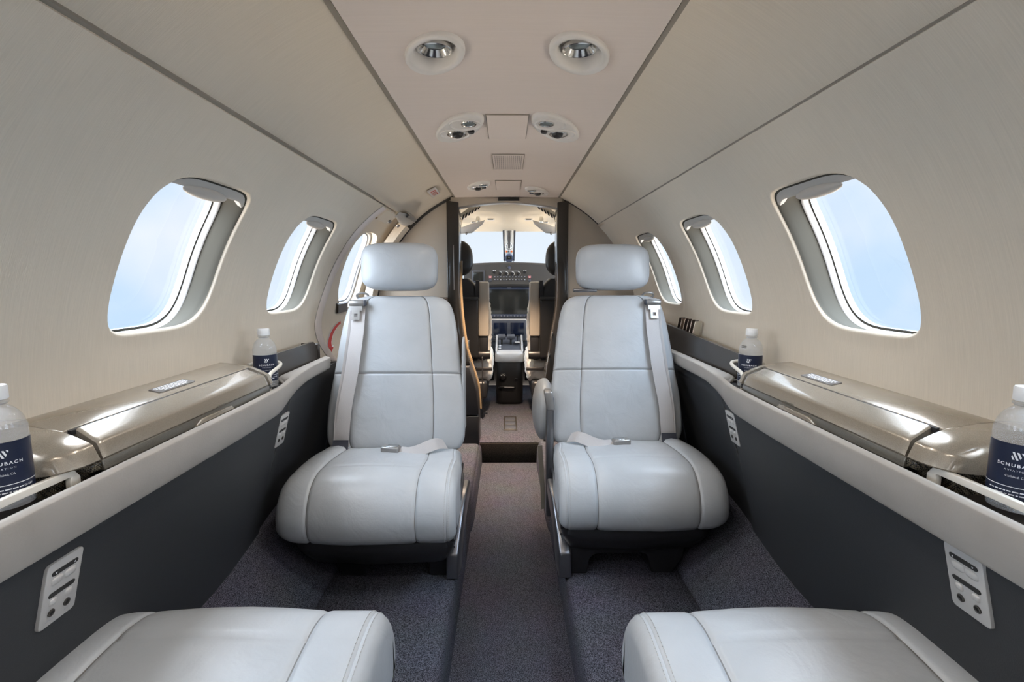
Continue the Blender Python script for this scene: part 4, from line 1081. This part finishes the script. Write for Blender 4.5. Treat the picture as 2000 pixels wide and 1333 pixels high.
# =================================================================== COCKPIT ENTRANCE
def divider(side):
    left = side < 0
    t = Thing('cabin_divider', 'tall black divider on the door side of the cockpit opening, tan edge trim' if left else 'tall glossy black divider on the far side of the cockpit opening', 'divider', (side*.28, 2.86, -.93), 'cockpit dividers')
    if left: edge = [(.257, .405), (.257, .1), (.260, -.05), (.252, -.20), (.240, -.31), (.225, -.40), (.204, -.47)]
    else: edge = [(.270, .405), (.270, .1), (.274, -.05), (.270, -.17), (.255, -.27), (.243, -.34), (.230, -.43), (.217, -.52), (.210, -.60)]
    outer = .322 if left else .330
    pe = [(p.x, p.y) for p in catmull([(a, b, 0) for a, b in edge], 4)]
    y0, y1 = 2.795, 2.93
    # upper post
    mb = MB().prism([(side*a, b) for a, b in pe]+[(side*outer, pe[-1][1]), (side*outer, .413)], 'y', y0, y1)
    t.part('post', mb, 'pillar_black', bevel=.003, ang=50)
    zb0 = pe[-1][1]
    if left:
        low = [(.205, -.474), (.185, -.54), (.166, -.61), (.158, -.69), (.156, -.745)]
        mb = MB().prism([(side*a, b) for a, b in low]+[(side*.44, low[-1][1]), (side*.44, -.1), (side*.322, -.1), (side*.30, -.474)], 'y', y0-.05, y1)
        t.part('lower_box', mb, 'black_plastic', bevel=.006, ang=50)
        mb = MB().box(side*.156, side*.44, y0-.05, y1, -.930, -.749); t.part('base_box', mb, 'black_plastic', bevel=.008)
        tr = [(a-.004, b) for a, b in pe if b < .12]+[(.199, -.48), (.180, -.54), (.160, -.61), (.152, -.69), (.149, -.75)]
        mb = MB(); mb.loft([[Vector((side*(a-.0015), y, b)) for y in (y1-.02, y1+.012)]+[Vector((side*(a+.006), y, b)) for y in (y1+.012, y1-.02)] for a, b in tr])
        t.part('edge_trim', mb, 'tan_wood', ang=60)
        mb = MB().box(side*.226, side*.217, y1-.012, y1+.005, -.41, -.35); t.part('latch_plate', mb, 'chrome', bevel=.002)
        mb = MB().box(side*.288, side*.285, y0-.003, y0+.004, -.06, .18); t.part('pull_slot', mb, 'buckle', bevel=.001)
        mb = MB().box(side*.146, side*.140, y1, y1+.012, -.82, -.45); t.part('door_stop_bar', mb, 'black_plastic', bevel=.002)
    else:
        low = [(.210, -.602), (.206, -.68), (.204, -.80), (.204, -.93)]
        mb = MB().prism([(side*a, b) for a, b in low]+[(side*.44, -.93), (side*.44, -.1), (side*.331, -.1), (side*.31, -.60)], 'y', y0-.02, y1)
        t.part('lower_box', mb, 'pillar_black', bevel=.006, ang=50)
        for z, xx in ((-.30, .246), (-.42, .230)):
            mb = MB().box(side*xx, side*(xx+.008), y0-.006, y0, z-.014, z+.010); t.part('latch_plate', mb, 'chrome', bevel=.002)
divider(-1); divider(1)
# header over the opening
mb = MB()
arc = [(x, .383+.026*(1-(x/.30)**2)-.010*abs(x/.3)) for x in [-.30+.6*i/24 for i in range(25)]]
mb.prism(arc+[(.30, .432), (-.30, .432)], 'y', 2.80, 2.90)
struct(mb.build('trim_9', 'bulkhead', bevel=.003), 'grey arched header over the cockpit opening')
th_ = Thing('annunciator_panel', 'dark oblong sign panel on the arched header', 'sign panel', (.011, 2.797, .415))
mb = MB().box(-.047, .067, 2.794, 2.803, .413, .4305); th_.part('case', mb, 'black_plastic', bevel=.002)
mb = MB().box(-.042, .062, 2.7925, 2.7945, .416, .4275); th_.part('dark_window', mb, 'screen', bevel=.0005)

# cockpit shell ---------------------------------------------------------------
WY = 4.30
mb = MB(); rows = []
nx, ny = 48, 36
for j in range(ny+1):
    y = lerp(2.88, 4.22, j/ny); row = []
    for i in range(nx+1):
        x = lerp(-.62, .62, i/nx)
        z = .432-.16*max(0, abs(x)-.30)**1.3*2-.012*(j/ny)
        for sx in (-1, 1):
            e = ((x-.02-sx*.20)/.155)**2+((y-3.72)/.40)**2
            z += .030*(1-sm((e-.5)/.5)) if e < 1 else 0
        if j > ny-4: z -= .010*(j-(ny-4))
        row.append((x, y, z))
    rows.append(row)
mb.grid(rows); struct(mb.build('ceiling_front', 'cockpit_beige', ang=60), 'beige moulded cockpit overhead')
for side, nm in ((-1, 'wall_cockpit_left'), (1, 'wall_cockpit_right')):
    mb = MB()
    mb.grid([[(side*x, y, z) for x, z in ((.70, -.95), (.73, -.5), (.72, .0))] for y in (2.84, 3.5, 4.6)])
    mb.grid([[(side*x, y, z) for x, z in ((.72, .0), (.66, .25), (.60, .36))] for y in (2.84, 3.1)])
    mb.grid([[(side*x, y, z) for x, z in ((.70, .28), (.60, .40))] for y in (3.1, 4.3)])
    mb.grid([[(side*x, y, z) for x, z in ((.72, .0), (.60, .36))] for y in (3.62, 3.72)])
    mb.grid([[(side*x, y, z) for x, z in ((.72, .0), (.58, .38))] for y in (4.25, 4.34)])
    struct(mb.build(nm, 'cockpit_beige'))
mb = MB().box(-.74, .74, 4.45, 4.5, -.95, .12); struct(mb.build('wall_nose', 'black_plastic'))
# windshield halves, slanted
def ws(x): return 4.20+.0*x
for sgn, num in ((-1, 21), (1, 22)):
    x0, x1 = (.018+sgn*.040, sgn*.66)
    t = Thing('window_%d' % num, 'windshield pane on the door side of the compass post' if sgn < 0 else 'windshield pane on the far side of the compass post', 'windshield', ((x0+x1)/2, 4.4, .1), kind='structure')
    a = [(x0, 4.22, .415), (x1, 4.14, .415), (x1, 4.36, .10), (x0, 4.48, .10)]
    t.part('pane', MB().add(a, [(0, 1, 2, 3)]), 'pane', flip=False)
    mb = MB().tube([Vector(p) for p in a], .006, 6, closed=True); t.part('gasket', mb, 'seal_dark')
tp = Thing('windshield_post', 'cream centre post between the two windshield panes', 'post', (.018, 4.30, .12))
def post(y, w0, w1, z0=.425, z1=.115): return None
mb = MB(); rings = []
for z, hw, y in ((.43, .075, 4.17), (.415, .055, 4.18), (.395, .042, 4.19), (.30, .040, 4.235), (.2, .038, 4.28), (.147, .042, 4.31)):
    rings.append([(.018-hw, y+.06, z), (.018-hw, y+.012, z), (.018-hw*.7, y, z), (.018+hw*.7, y, z), (.018+hw, y+.012, z), (.018+hw, y+.06, z)])
tp.part('post', MB().loft(rings), 'cream_plastic', ang=50)
for sx in (-1, 1):
    mb = MB().tube([(.018+sx*.046, 4.20, .39), (.018+sx*.043, 4.25, .3), (.018+sx*.040, 4.312, .150)], .007, 8); tp.part('edge_seal', mb, 'bezel')
# compass mount
tc_ = Thing('standby_compass', 'round dark standby compass on the windshield post', 'compass', (.018, 4.28, .13))
mb = MB().lathe([(.001, -.03), (.030, -.03), (.036, -.022), (.036, .02), (.001, .02)], (.018, 4.255, .170), 28, axis='y'); tc_.part('housing', mb, 'bezel_blue', ang=50)
mb = MB().box(-.004, .040, 4.221, 4.2255, .157, .184); tc_.part('dial', mb, 'screen', bevel=.002)
mb = MB().add([(.018, 4.2205, .178), (.014, 4.2205, .170), (.022, 4.2205, .170)], [(0, 1, 2)]); tc_.part('dial_mark', mb, 'ink_white')
mb = MB().box(-.012, .048, 4.245, 4.258, .210, .234); mt = tc_.part('correction_card', mb, 'white_plastic', bevel=.002)
for i, (x, c) in enumerate(((-.003, 'orange'), (.039, 'orange'), (.013, 'ink_black'), (.026, 'ink_grey'))):
    mb = MB().box(x-.007 if i < 2 else x-.003, x+.007 if i < 2 else x+.003, 4.243, 4.2455, .215, .230); tc_.part('card_mark', mb, c, under=mt)
tl_ = Thing('hanging_handle', 'dark metal handle hanging down the windshield post', 'handle', (.018, 4.23, .22))
mb = MB().tube([(.018, 4.155, .38), (.018, 4.165, .33), (.018, 4.18, .28), (.018, 4.19, .245)], [.020, .016, .010, .008], 12); tl_.part('grip', mb, 'grille_metal')
mb = MB().tube([(.018+.022*math.cos(q), 4.195, .262+.026*math.sin(q)) for q in [2*PI*i/24 for i in range(24)]], .004, 8, closed=True); tl_.part('ring', mb, 'steel')
# overhead fittings
for sgn in (-1, 1):
    t = Thing('air_vent', 'slatted dark air vent at the upper corner of the opening, door side' if sgn < 0 else 'slatted dark air vent at the upper corner of the opening, far side', 'vent', (.012+sgn*.22, 3.02, .385), 'cockpit air vents')
    for i in range(6):
        f = i/5; x = lerp(.168, .258, f); z = lerp(.411, .369, f); h = lerp(.016, .032, f)
        mb = MB().prism([(.012+sgn*a, b) for a, b in ((x-.004, z), (x+.004, z-.003), (x+.0075, z-h*.5), (x+.015, z-h), (x+.006, z-h), (x-.001, z-h*.5))], 'y', 3.002, 3.008); t.part('slat', mb, 'seal_dark')
    rg = [[(.012+sgn*x, y, z) for x, z in ((.155, .418), (.27, .350), (.29, .362), (.20, .425))] for y in (3.006, 3.03)]
    t.part('backing', MB().loft(rg), 'cockpit_beige')
    t = Thing('sun_visor', 'white sun visor swung aside on the door side of the cockpit' if sgn < 0 else 'white sun visor swung aside on the far side of the cockpit', 'sun visor', (.012+sgn*.24, 3.35, .31), 'cockpit sun visors')
    a = [(.012+sgn*.150, .372), (.012+sgn*.165, .345), (.012+sgn*.235, .290), (.012+sgn*.32, .285), (.012+sgn*.32, .318), (.012+sgn*.25, .345)]
    mb = MB().prism(a, 'y', 3.32, 3.335); t.part('blade', mb, 'white_plastic', bevel=.004)
    mb = MB().tube([(.012+sgn*.31, 3.34, .33), (.012+sgn*.30, 3.37, .38), (.012+sgn*.29, 3.40, .43)], .006, 8); t.part('arm', mb, 'chrome')
    mb = MB().ellipsoid((.012+sgn*.27, 3.32, .288), (.008, .008, .010)); t.part('knob', mb, 'buckle')
    t = Thing('map_light', 'small chrome map light under the overhead, door side' if sgn < 0 else 'small chrome map light under the overhead, far side', 'light', (.02+sgn*.225, 3.75, .405), 'cockpit map lights')
    mb = MB().lathe([(.001, -.020), (.014, -.018), (.018, -.004), (.012, .03), (.001, .03)], (.02+sgn*.225, 3.72, .410), 20); t.part('head', mb, 'chrome', ang=50)
    mb = MB().box(.02+sgn*.26-.016, .02+sgn*.26+.016, 3.71, 3.73, .398, .408); t.part('bracket', mb, 'chrome', bevel=.003)
    t = Thing('overhead_grip', 'slim dark-centred grip on the overhead, door side' if sgn < 0 else 'slim dark-centred grip on the overhead, far side', 'grip', (.02+sgn*.135, 3.72, .42), 'overhead grips')
    mb = MB().box(.02+sgn*.135-.028, .02+sgn*.135+.028, 3.70, 3.72, .412, .425); t.part('surround', mb, 'white_plastic', bevel=.005)
    mb = MB().box(.02+sgn*.135-.018, .02+sgn*.135+.018, 3.697, 3.701, .4155, .4215); t.part('slot', mb, 'seal_dark', bevel=.001)

# instrument panel -------------------------------------------------------------
IY = 4.05
ip = Thing('instrument_panel', 'dark cockpit instrument panel under the windshield', 'instrument panel', (.02, 4.2, -.92))
arc = [(x, .128-.028*abs((x-.02)/.5)**2.0) for x in [-.66+1.34*i/30 for i in range(31)]]
mb = MB(); rings = []
for y, dz in ((IY, -.012), (IY+.012, 0), (IY+.1, .006), (4.44, .0)): rings.append([(x, y, z+dz) for x, z in arc]+[(x, y, -.04) for x, z in reversed(arc)])
ip.part('glareshield', MB().loft(rings), 'glareshield', ang=40)
mb = MB().box(-.68, .70, IY+.05, IY+.3, -.62, -.035); ip.part('panel_face', mb, 'bezel', bevel=.004)
mb = MB().box(-.66, .68, IY-.004, IY+.05, -.062, -.040); ip.part('brow', mb, 'black_plastic', bevel=.004)
def screen(x0, x1, z0, z1, y, bz, mb_='bezel_blue', ms='screen', btop=None):
    f = ip.part('display_bezel', MB().box(x0-bz, x1+bz, y-.012, y+.05, z0-bz, z1+(btop or bz)), mb_, bevel=.004)
    ip.part('screen', MB().box(x0, x1, y-.0155, y-.008, z0, z1), ms, under=f, bevel=.001)
    return f
f = screen(-.138, .174, -.280, -.082, IY+.05, .020, btop=.022)
ip.part('brand_strip', MB().box(.004, .034, IY+.035, IY+.038, -.074, -.069), 'ink_grey', under=f)
for k in range(12):
    x = lerp(-.125, .165, k/11); ip.part('bezel_key', MB().box(x-.008, x+.008, IY+.032, IY+.04, -.299, -.290), 'bezel', bevel=.001)
    ip.part('key_mark', MB().box(x-.003, x+.003, IY+.031, IY+.0325, -.296, -.293), 'ink_grey')
fr = ip.part('radio_rack', MB().box(-.132, .160, IY+.02, IY+.06, -.495, -.318), 'silver_fairing', bevel=.012)
ip.part('rack_face', MB().box(-.124, .152, IY+.014, IY+.03, -.488, -.325), 'bezel', under=fr, bevel=.006)
for x0, x1 in ((-.106, .000), (.030, .134)):
    ip.part('radio_screen', MB().box(x0, x1, IY+.009, IY+.02, -.445, -.347), 'screen_blue', bevel=.001)
    for k, xx in enumerate((x0+.012, x0+.045, x1-.018)):
        r_ = .006 if k < 2 else .011
        ip.part('radio_knob', MB().lathe([(.001, -.014), (r_*.9, -.014), (r_, -.010), (r_, .004), (.001, .004)], (xx, IY+.010, -.463+(.004 if k == 2 else 0)), 16, axis='y'), 'black_plastic')
# upper row: emblem, dials, warning lights, push buttons
ip.part('round_emblem', MB().lathe([(.001, -.003), (.013, -.003), (.014, .002), (.001, .002)], (.020, IY-.001, .088), 24, axis='y'), 'bezel_blue')
ip.part('emblem_ring', MB().tube([(.020+.013*math.cos(q), IY-.005, .088+.013*math.sin(q)) for q in [2*PI*i/24 for i in range(24)]], .0018, 6, closed=True), 'chrome')
ip.part('light_strip', MB().box(-.062, .095, IY-.004, IY+.002, .0585, .0612), 'ink_grey')
for k in range(6):
    x = -.100+.240*k/5
    if k in (0, 5):
        kb = ip.part('selector_knob', MB().lathe([(.001, -.012), (.008, -.012), (.010, -.004), (.010, .002), (.001, .002)], (x, IY-.001, .052), 16, axis='y'), 'black_plastic')
        for dx in (-.010, .004): ip.part('knob_mark', MB().box(x+dx, x+dx+.009, IY-.0035, IY-.001, .0635, .0665), 'ink_white', under=kb)
    else:
        z = .040
        kb = ip.part('selector_knob', MB().lathe([(.001, -.018), (.009, -.018), (.0115, -.006), (.012, .002), (.001, .002)], (x, IY-.001, z), 18, axis='y'), 'black_plastic')
        ip.part('knob_mark', MB().tube([(x+.0145*math.cos(q), IY-.003, z+.0145*math.sin(q)) for q in [rad(-60)+rad(170)*i/10 for i in range(11)]], .0016, 5), 'ink_white', under=kb)
for k, x in enumerate((-.130, .178)):
    w = ip.part('warning_light', MB().box(x-.014, x+.014, IY-.004, IY+.002, .002, .026), 'bezel', bevel=.002)
    ip.part('lit_cap', MB().box(x-.011, x+.011, IY-.0055, IY-.003, .005, .023), 'amber_lit', under=w, bevel=.001)
    ip.part('lit_mark', MB().box(x-.006, x+.006, IY-.0065, IY-.005, .010, .017), 'ink_white', under=w)
    ip.part('square_switch', MB().box(x-.011, x+.011, IY-.004, IY+.002, -.022, -.004), 'bezel', bevel=.002)
random.seed(3)
for k in range(11):
    x = -.095+.235*k/10
    for z in (.016, -.006):
        b = ip.part('push_button', MB().box(x-.007, x+.007, IY-.004, IY+.002, z-.006, z+.006), 'bezel', bevel=.0015)
        ip.part('button_mark', MB().box(x-.004, x+.004, IY-.0047, IY-.0035, z-.001+random.uniform(-.002, .002), z+.002), 'ink_grey', under=b)
f = screen(-.262, -.184, -.016, .054, IY+.002, .012, 'bezel')
for x in (-.50, .52):   # flight displays behind the pilots' seats
    screen(x-.13, x+.13, -.28, -.08, IY+.05, .02)
# rudder bays and circuit side fittings beside the pedestal
for sgn in (-1, 1):
    t = Thing('switch_stack', 'column of pale rocker switches left of the control pedestal' if sgn < 0 else 'small dark switch box right of the control pedestal', 'switches', (.018+sgn*.145, 4.0, -.75))
    t.part('housing', MB().box(.018+sgn*.145-.022, sgn*.145+.018+.022, 3.98, 4.06, -.80, -.53), 'black_plastic', bevel=.004)
    for k in range(7 if sgn < 0 else 3):
        z = -.55-k*.03 if sgn < 0 else -.60-k*.07
        t.part('rocker_switch', MB().box(.018+sgn*.145-.014, .018+sgn*.145+.014, 3.972, 3.985, z-.009, z+.009), 'silver_fairing' if k % 3 != 2 else 'bezel', bevel=.003)

# pedestal ----------------------------------------------------------------------
cp = Thing('control_pedestal', 'black control pedestal with twin throttle levers between the pilot seats', 'control pedestal', (.018, 3.75, -.924))
rings = []
for z, w, y0 in ((-.924, .092, 3.715), (-.90, .098, 3.70), (-.80, .100, 3.70), (-.66, .100, 3.72), (-.60, .100, 3.73)):
    rings.append([(.018-w, 4.03, z), (.018-w, y0+.035, z), (.018-w*.85, y0+.008, z), (.018-w*.5, y0, z), (.018+w*.5, y0, z), (.018+w*.85, y0+.008, z), (.018+w, y0+.035, z), (.018+w, 4.03, z)])
cp.part('column', MB().loft(rings), 'black_plastic', bevel=.004, ang=50)
rings = []
for z, w, y0 in ((-.612, .104, 3.722), (-.60, .108, 3.716), (-.555, .106, 3.722), (-.535, .100, 3.74), (-.528, .090, 3.76)):
    rings.append([(.018-w, 4.03, z), (.018-w, y0+.03, z), (.018-w*.85, y0+.006, z), (.018-w*.5, y0, z), (.018+w*.5, y0, z), (.018+w*.85, y0+.006, z), (.018+w, y0+.03, z), (.018+w, 4.03, z)])
tf = cp.part('top_fairing', MB().loft(rings), 'silver_fairing', bevel=.006, ang=50)
for sx in (-1, 1):
    mb = MB().prism([(3.75, -.535), (3.79, -.515), (4.02, -.437), (4.03, -.45), (4.03, -.56)], 'x', .018+sx*.088, .018+sx*.104); cp.part('side_rail', mb, 'silver_fairing', bevel=.005)
mb = MB().prism([(3.775, -.534), (4.02, -.452), (4.02, -.466), (3.80, -.55)], 'x', -.068, .104); cp.part('quadrant', mb, 'bezel', bevel=.002)
for x in (-.040, .030):
    lv = cp.part('throttle_lever', MB().box(x-.008, x+.008, 3.88, 3.90, -.50, -.445), 'ink_black', bevel=.003)
    mb = MB().lathe([(.001, -.029), (.018, -.029), (.021, -.024), (.021, .024), (.018, .029), (.001, .029)], (x, 3.885, -.440), 20, axis='x'); cp.part('grip', mb, 'bezel', under=lv, ang=50)
cp.part('flap_lever', MB().tube([(.082, 3.93, -.49), (.082, 3.93, -.455), (.082, 3.93, -.435)], [.004, .004, .009], 10), 'black_plastic')
cp.part('flap_plate', MB().box(.060, .098, 3.86, 3.92, -.486, -.478), 'silver_fairing', bevel=.002)
for k in range(6): cp.part('trim_mark', MB().box(-.062+.008*(k % 2)*1.4, -.056+.008*(k % 2)*1.4, 3.80+.022*(k//2), 3.81+.022*(k//2), -.52+.008*(k//2), -.514+.008*(k//2)), 'ink_white')
kb = cp.part('brake_knob', MB().lathe([(.001, -.03), (.018, -.03), (.026, -.022), (.026, -.006), (.02, .01), (.001, .01)], (-.030, 3.715, -.715), 24, axis='y'), 'black_plastic', ang=50)
for k in range(3): cp.part('knob_mark', MB().box(-.045+.012*k, -.038+.012*k, 3.683, 3.686, -.703+.004*(k == 1), -.699+.004*(k == 1)), 'ink_white', under=kb)
cp.part('latch_knob', MB().tube([(.062, 3.72, -.735), (.062, 3.70, -.735), (.075, 3.695, -.728)], [.01, .008, .006], 10), 'black_plastic')
hd = cp.part('pull_handle', MB().tube(catmull([(-.060, 3.715, -.80), (-.045, 3.69, -.792), (0, 3.682, -.788), (.045, 3.69, -.792), (.065, 3.715, -.80)], 5), .008, 8), 'black_plastic')
cp.part('handle_mark', MB().box(-.02, .05, 3.672, 3.675, -.790, -.786), 'ink_grey', under=hd)

# pilot seats -------------------------------------------------------------------
def pilot(sgn):
    t = Thing('pilot_chair', 'black pilot seat with beige raised armrest, seen behind the left divider' if sgn < 0 else 'black pilot seat with beige raised armrest, seen behind the right divider', 'seat', (.012+sgn*.36, 3.3, -.924), 'pilot seats')
    cx = .015+sgn*.345; y = 3.26
    rings = []
    for i in range(19):
        v = i/18; q = max(.02, 1-abs(2*v-1)**2.6)**(1/2.6); z = lerp(.012, .245, v); w = .122*q*(1-.10*v)+.0; 
        rings.append([(cx+w*math.copysign(abs(math.cos(a))**.6, math.cos(a)), y+.03*v+.050*q*math.copysign(abs(math.sin(a))**.8, math.sin(a)), z) for a in [2*PI*k/28 for k in range(28)]])
    hr = t.part('headrest', MB().loft(rings), 'black_leather', ang=70)
    for dx in (-.05, .05): t.part('headrest_post', MB().tube([(cx+dx, y, .02), (cx+dx, y, -.04)], .006, 8), 'chrome')
    rings = []
    for i in range(17):
        v = i/16; z = lerp(-.52, .002, v); q = max(.02, 1-max(0, (v-.86)/.14)**2.2)**.5; w = interp([(0, .19), (.5, .185), (.85, .15), (1, .12)], v)
        rings.append([(cx+w*(.75+.25*q)*math.copysign(abs(math.cos(a))**.4, math.cos(a)), y+.03+.055*math.copysign(abs(math.sin(a))**.5, math.sin(a)), z) for a in [2*PI*k/32 for k in range(32)]])
    t.part('backrest', MB().loft(rings), 'black_leather', ang=70)
    mb = MB().box(cx-.15, cx+.15, y-.05, y-.022, -.50, -.115); pk = t.part('back_pocket', mb, 'black_leather', bevel=.012, seg=3)
    t.part('pocket_band', MB().box(cx-.15, cx+.15, y-.054, y-.045, -.135, -.112), 'black_plastic', under=pk, bevel=.003)
    for dx in (-.13, .0): t.part('harness_strap', MB().box(cx-sgn*.145+dx*0-.012, cx-sgn*.145+.012, y-.036, y-.024, -.12, -.01), 'black_plastic', bevel=.002) if dx == 0 else None
    xa = cx-sgn*.182
    t.part('armrest', MB().box(xa-.034, xa+.034, y-.03, y+.07, -.365, -.018), 'pilot_armrest', bevel=.011, seg=3)
    t.part('armrest_bracket', MB().box(xa-.028, xa+.026, y-.02, y+.06, -.49, -.365), 'black_plastic', bevel=.006)
    t.part('pivot', MB().lathe([(.001, -.05), (.028, -.05), (.03, -.04), (.03, .04), (.028, .05), (.001, .05)], (xa+sgn*.01, y, -.485), 20, axis='x'), 'black_plastic', ang=50)
    # sheepskin cover: edge of the back and the cushion
    random.seed(11 if sgn < 0 else 12)
    def fuzzy(rings): return [[Vector(p)+Vector((random.uniform(-1, 1), random.uniform(-1, 1), random.uniform(-1, 1)))*.0045 for p in r_] for r_ in rings]
    rings = []
    for i in range(40):
        v = i/39; z = lerp(-.56, -.03, v); w = .20+.028*math.sin(PI*clamp(v*1.1))*1
        rings.append([(cx-sgn*(w-.045)+.048*math.cos(a), y+.115+.035*math.sin(a), z) for a in [2*PI*k/18 for k in range(18)]])
    t.part('back_fleece', MB().loft(fuzzy(rings)), 'sheepskin', ang=180)
    rings = []
    for i in range(22):
        v = i/21; q = max(.06, 1-abs(2*v-1)**3)**(1/3); z = lerp(-.70, -.47, v)
        rings.append([(cx+.232*(.80+.2*q)*math.copysign(abs(math.cos(a))**.35, math.cos(a)), y+.30+.27*q*math.copysign(abs(math.sin(a))**.4, math.sin(a)), z) for a in [2*PI*k/60 for k in range(60)]])
    t.part('seat_fleece', MB().loft(fuzzy(rings)), 'sheepskin', ang=180)
    t.part('seat_pan', MB().box(cx-.20, cx+.20, y+.0, y+.5, -.78, -.66), 'black_plastic', bevel=.02)
    t.part('pedestal', MB().box(cx-.15, cx+.15, y+.05, y+.42, -.924, -.77), 'black_plastic', bevel=.01)
    t.part('lap_strap', MB().box(cx-sgn*.235-.012, cx-sgn*.13+.012, y-.005, y+.02, -.585, -.565) if False else MB().box(min(cx-sgn*.235, cx-sgn*.12), max(cx-sgn*.235, cx-sgn*.12), y+.0, y+.02, -.59, -.57), 'black_plastic', bevel=.003)
pilot(-1); pilot(1)
fv = Thing('floor_vent', 'small dark floor grille in the carpet before the pedestal', 'vent', (.020, 3.2, -.924))
mb = MB().box(-.020, .062, 3.05, 3.36, -.924, -.920); fv.part('frame', mb, 'grille_metal', bevel=.002)
for k in range(3): fv.part('louvre', MB().box(-.012, .054, 3.075+.09*k, 3.15+.09*k, -.921, -.9175), 'bezel', bevel=.002)

# =================================================================== LIGHT
W = bpy.data.worlds.new('sky_and_fill'); scene.world = W; W.use_nodes = True
nt = W.node_tree
for n in list(nt.nodes): nt.nodes.remove(n)
N = nt.nodes.new; Lk = nt.links.new
out = N('ShaderNodeOutputWorld'); bg = N('ShaderNodeBackground'); Lk(bg.outputs[0], out.inputs[0])
tc = N('ShaderNodeTexCoord'); sep = N('ShaderNodeSeparateXYZ'); Lk(tc.outputs['Generated'], sep.inputs[0])
nz = N('ShaderNodeTexNoise'); nz.inputs['Scale'].default_value = 2.3; nz.inputs['Detail'].default_value = 4; nz.inputs['Roughness'].default_value = .48
Lk(tc.outputs['Generated'], nz.inputs['Vector'])
cr = N('ShaderNodeValToRGB'); e = cr.color_ramp.elements
e[0].position = .44; e[0].color = (.58, .77, .98, 1); e[1].position = .60; e[1].color = (.90, .94, 1., 1)
Lk(nz.outputs['Fac'], cr.inputs['Fac'])
def ramp(sock, p0, v0, p1, v1):
    m = N('ShaderNodeMapRange'); m.interpolation_type = 'SMOOTHSTEP'
    m.inputs['From Min'].default_value = p0; m.inputs['From Max'].default_value = p1; m.inputs['To Min'].default_value = v0; m.inputs['To Max'].default_value = v1
    Lk(sock, m.inputs['Value']); return m.outputs['Result']
FILL_HI, FILL_AFT, FILL_LOW, SKY_F = 12., 9.5, 3.6, 1.07
up = ramp(sep.outputs['Z'], .42, 0., .70, FILL_HI)          # added fill from overhead, outside the camera's view
aft = ramp(sep.outputs['Y'], .50, 0., .05, FILL_AFT)        # added fill from abeam and behind, out of view
low_fill = ramp(sep.outputs['Z'], -.20, 0., -.50, FILL_LOW)        # added warm fill from below, lifts the ceiling and upper walls
def math_(op, a, b):
    m = N('ShaderNodeMath'); m.operation = op
    for k, v in enumerate((a, b)):
        if isinstance(v, (int, float)): m.inputs[k].default_value = v
        else: Lk(v, m.inputs[k])
    return m.outputs[0]
tot = math_('ADD', math_('ADD', up, aft), math_('ADD', low_fill, SKY_F))
gm = ramp(sep.outputs['Z'], -.12, 0., -.45, 1.)
mx = N('ShaderNodeMix'); mx.data_type = 'RGBA'; Lk(gm, mx.inputs['Factor']); mx.inputs['B'].default_value = (1., .86, .70, 1)
hz = ramp(sep.outputs['Y'], .90, 0., .985, .75)            # pale cloud bank straight ahead
mw = N('ShaderNodeMix'); mw.data_type = 'RGBA'; Lk(hz, mw.inputs['Factor']); Lk(cr.outputs['Color'], mw.inputs['A']); mw.inputs['B'].default_value = (.86, .92, .97, 1)
Lk(mw.outputs['Result'], mx.inputs['A'])
Lk(mx.outputs['Result'], bg.inputs['Color']); Lk(tot, bg.inputs['Strength'])

def lamp(name, x, y, z, watts, col=(1, .93, .84), size=150, r_=.02, tilt=(0, 0)):
    l = bpy.data.lights.new(name, 'SPOT'); l.energy = watts; l.color = col; l.spot_size = rad(size); l.spot_blend = .9; l.shadow_soft_size = r_
    o = bpy.data.objects.new(name, l); COL.objects.link(o); o.location = (x, y, z); o.rotation_euler = (tilt[0], tilt[1], 0); TOPS.append(o)
LW = 4.5
for y in (1.048, .2, -.6, -1.3):
    for sx in (-1, 1): lamp('downlight_lamp', sx*.139, y-.01, zs-.012, LW)
for sx in (-1, 1):
    lamp('reading_lamp', sx*.14, 1.49, zs-.026, LW*.8)
    lamp('reading_lamp', sx*.14, 2.45, zs-.026, LW*2.6, (1, .80, .58), 105)
    lamp('cockpit_dome_lamp', .02+sx*.225, 3.65, .37, LW*1.2, (1, .86, .66))

lamp('step_fill_spot', .011, 2.74, .402, 210., (1, .74, .52), 78, tilt=(.10, 0))  # added fill spot without a fitting, brightens the step and aisle carpet
# =================================================================== CAMERA
cam = bpy.data.cameras.new('camera'); cam.sensor_width = 36; cam.lens = 18.0; cam.clip_start = .02; cam.clip_end = 500
co = bpy.data.objects.new('camera', cam); COL.objects.link(co); TOPS.append(co)
pit = math.atan((666.5-545)/1000.); yaw = math.atan((1000-990)/1000.*math.cos(pit))
co.rotation_euler = (PI/2-pit, 0, -yaw)
scene.camera = co
for o in TOPS: o.location.z += EYE
vs = scene.view_settings; vs.view_transform = 'Standard'; vs.look = 'None'; vs.gamma = 1.; vs.exposure = 0.
scene.render.film_transparent = False
scene.cycles.use_denoising = True
scene.cycles.max_bounces = 14; scene.cycles.diffuse_bounces = 7; scene.cycles.glossy_bounces = 4; scene.cycles.transparent_max_bounces = 24
scene.cycles.sample_clamp_indirect = 6.
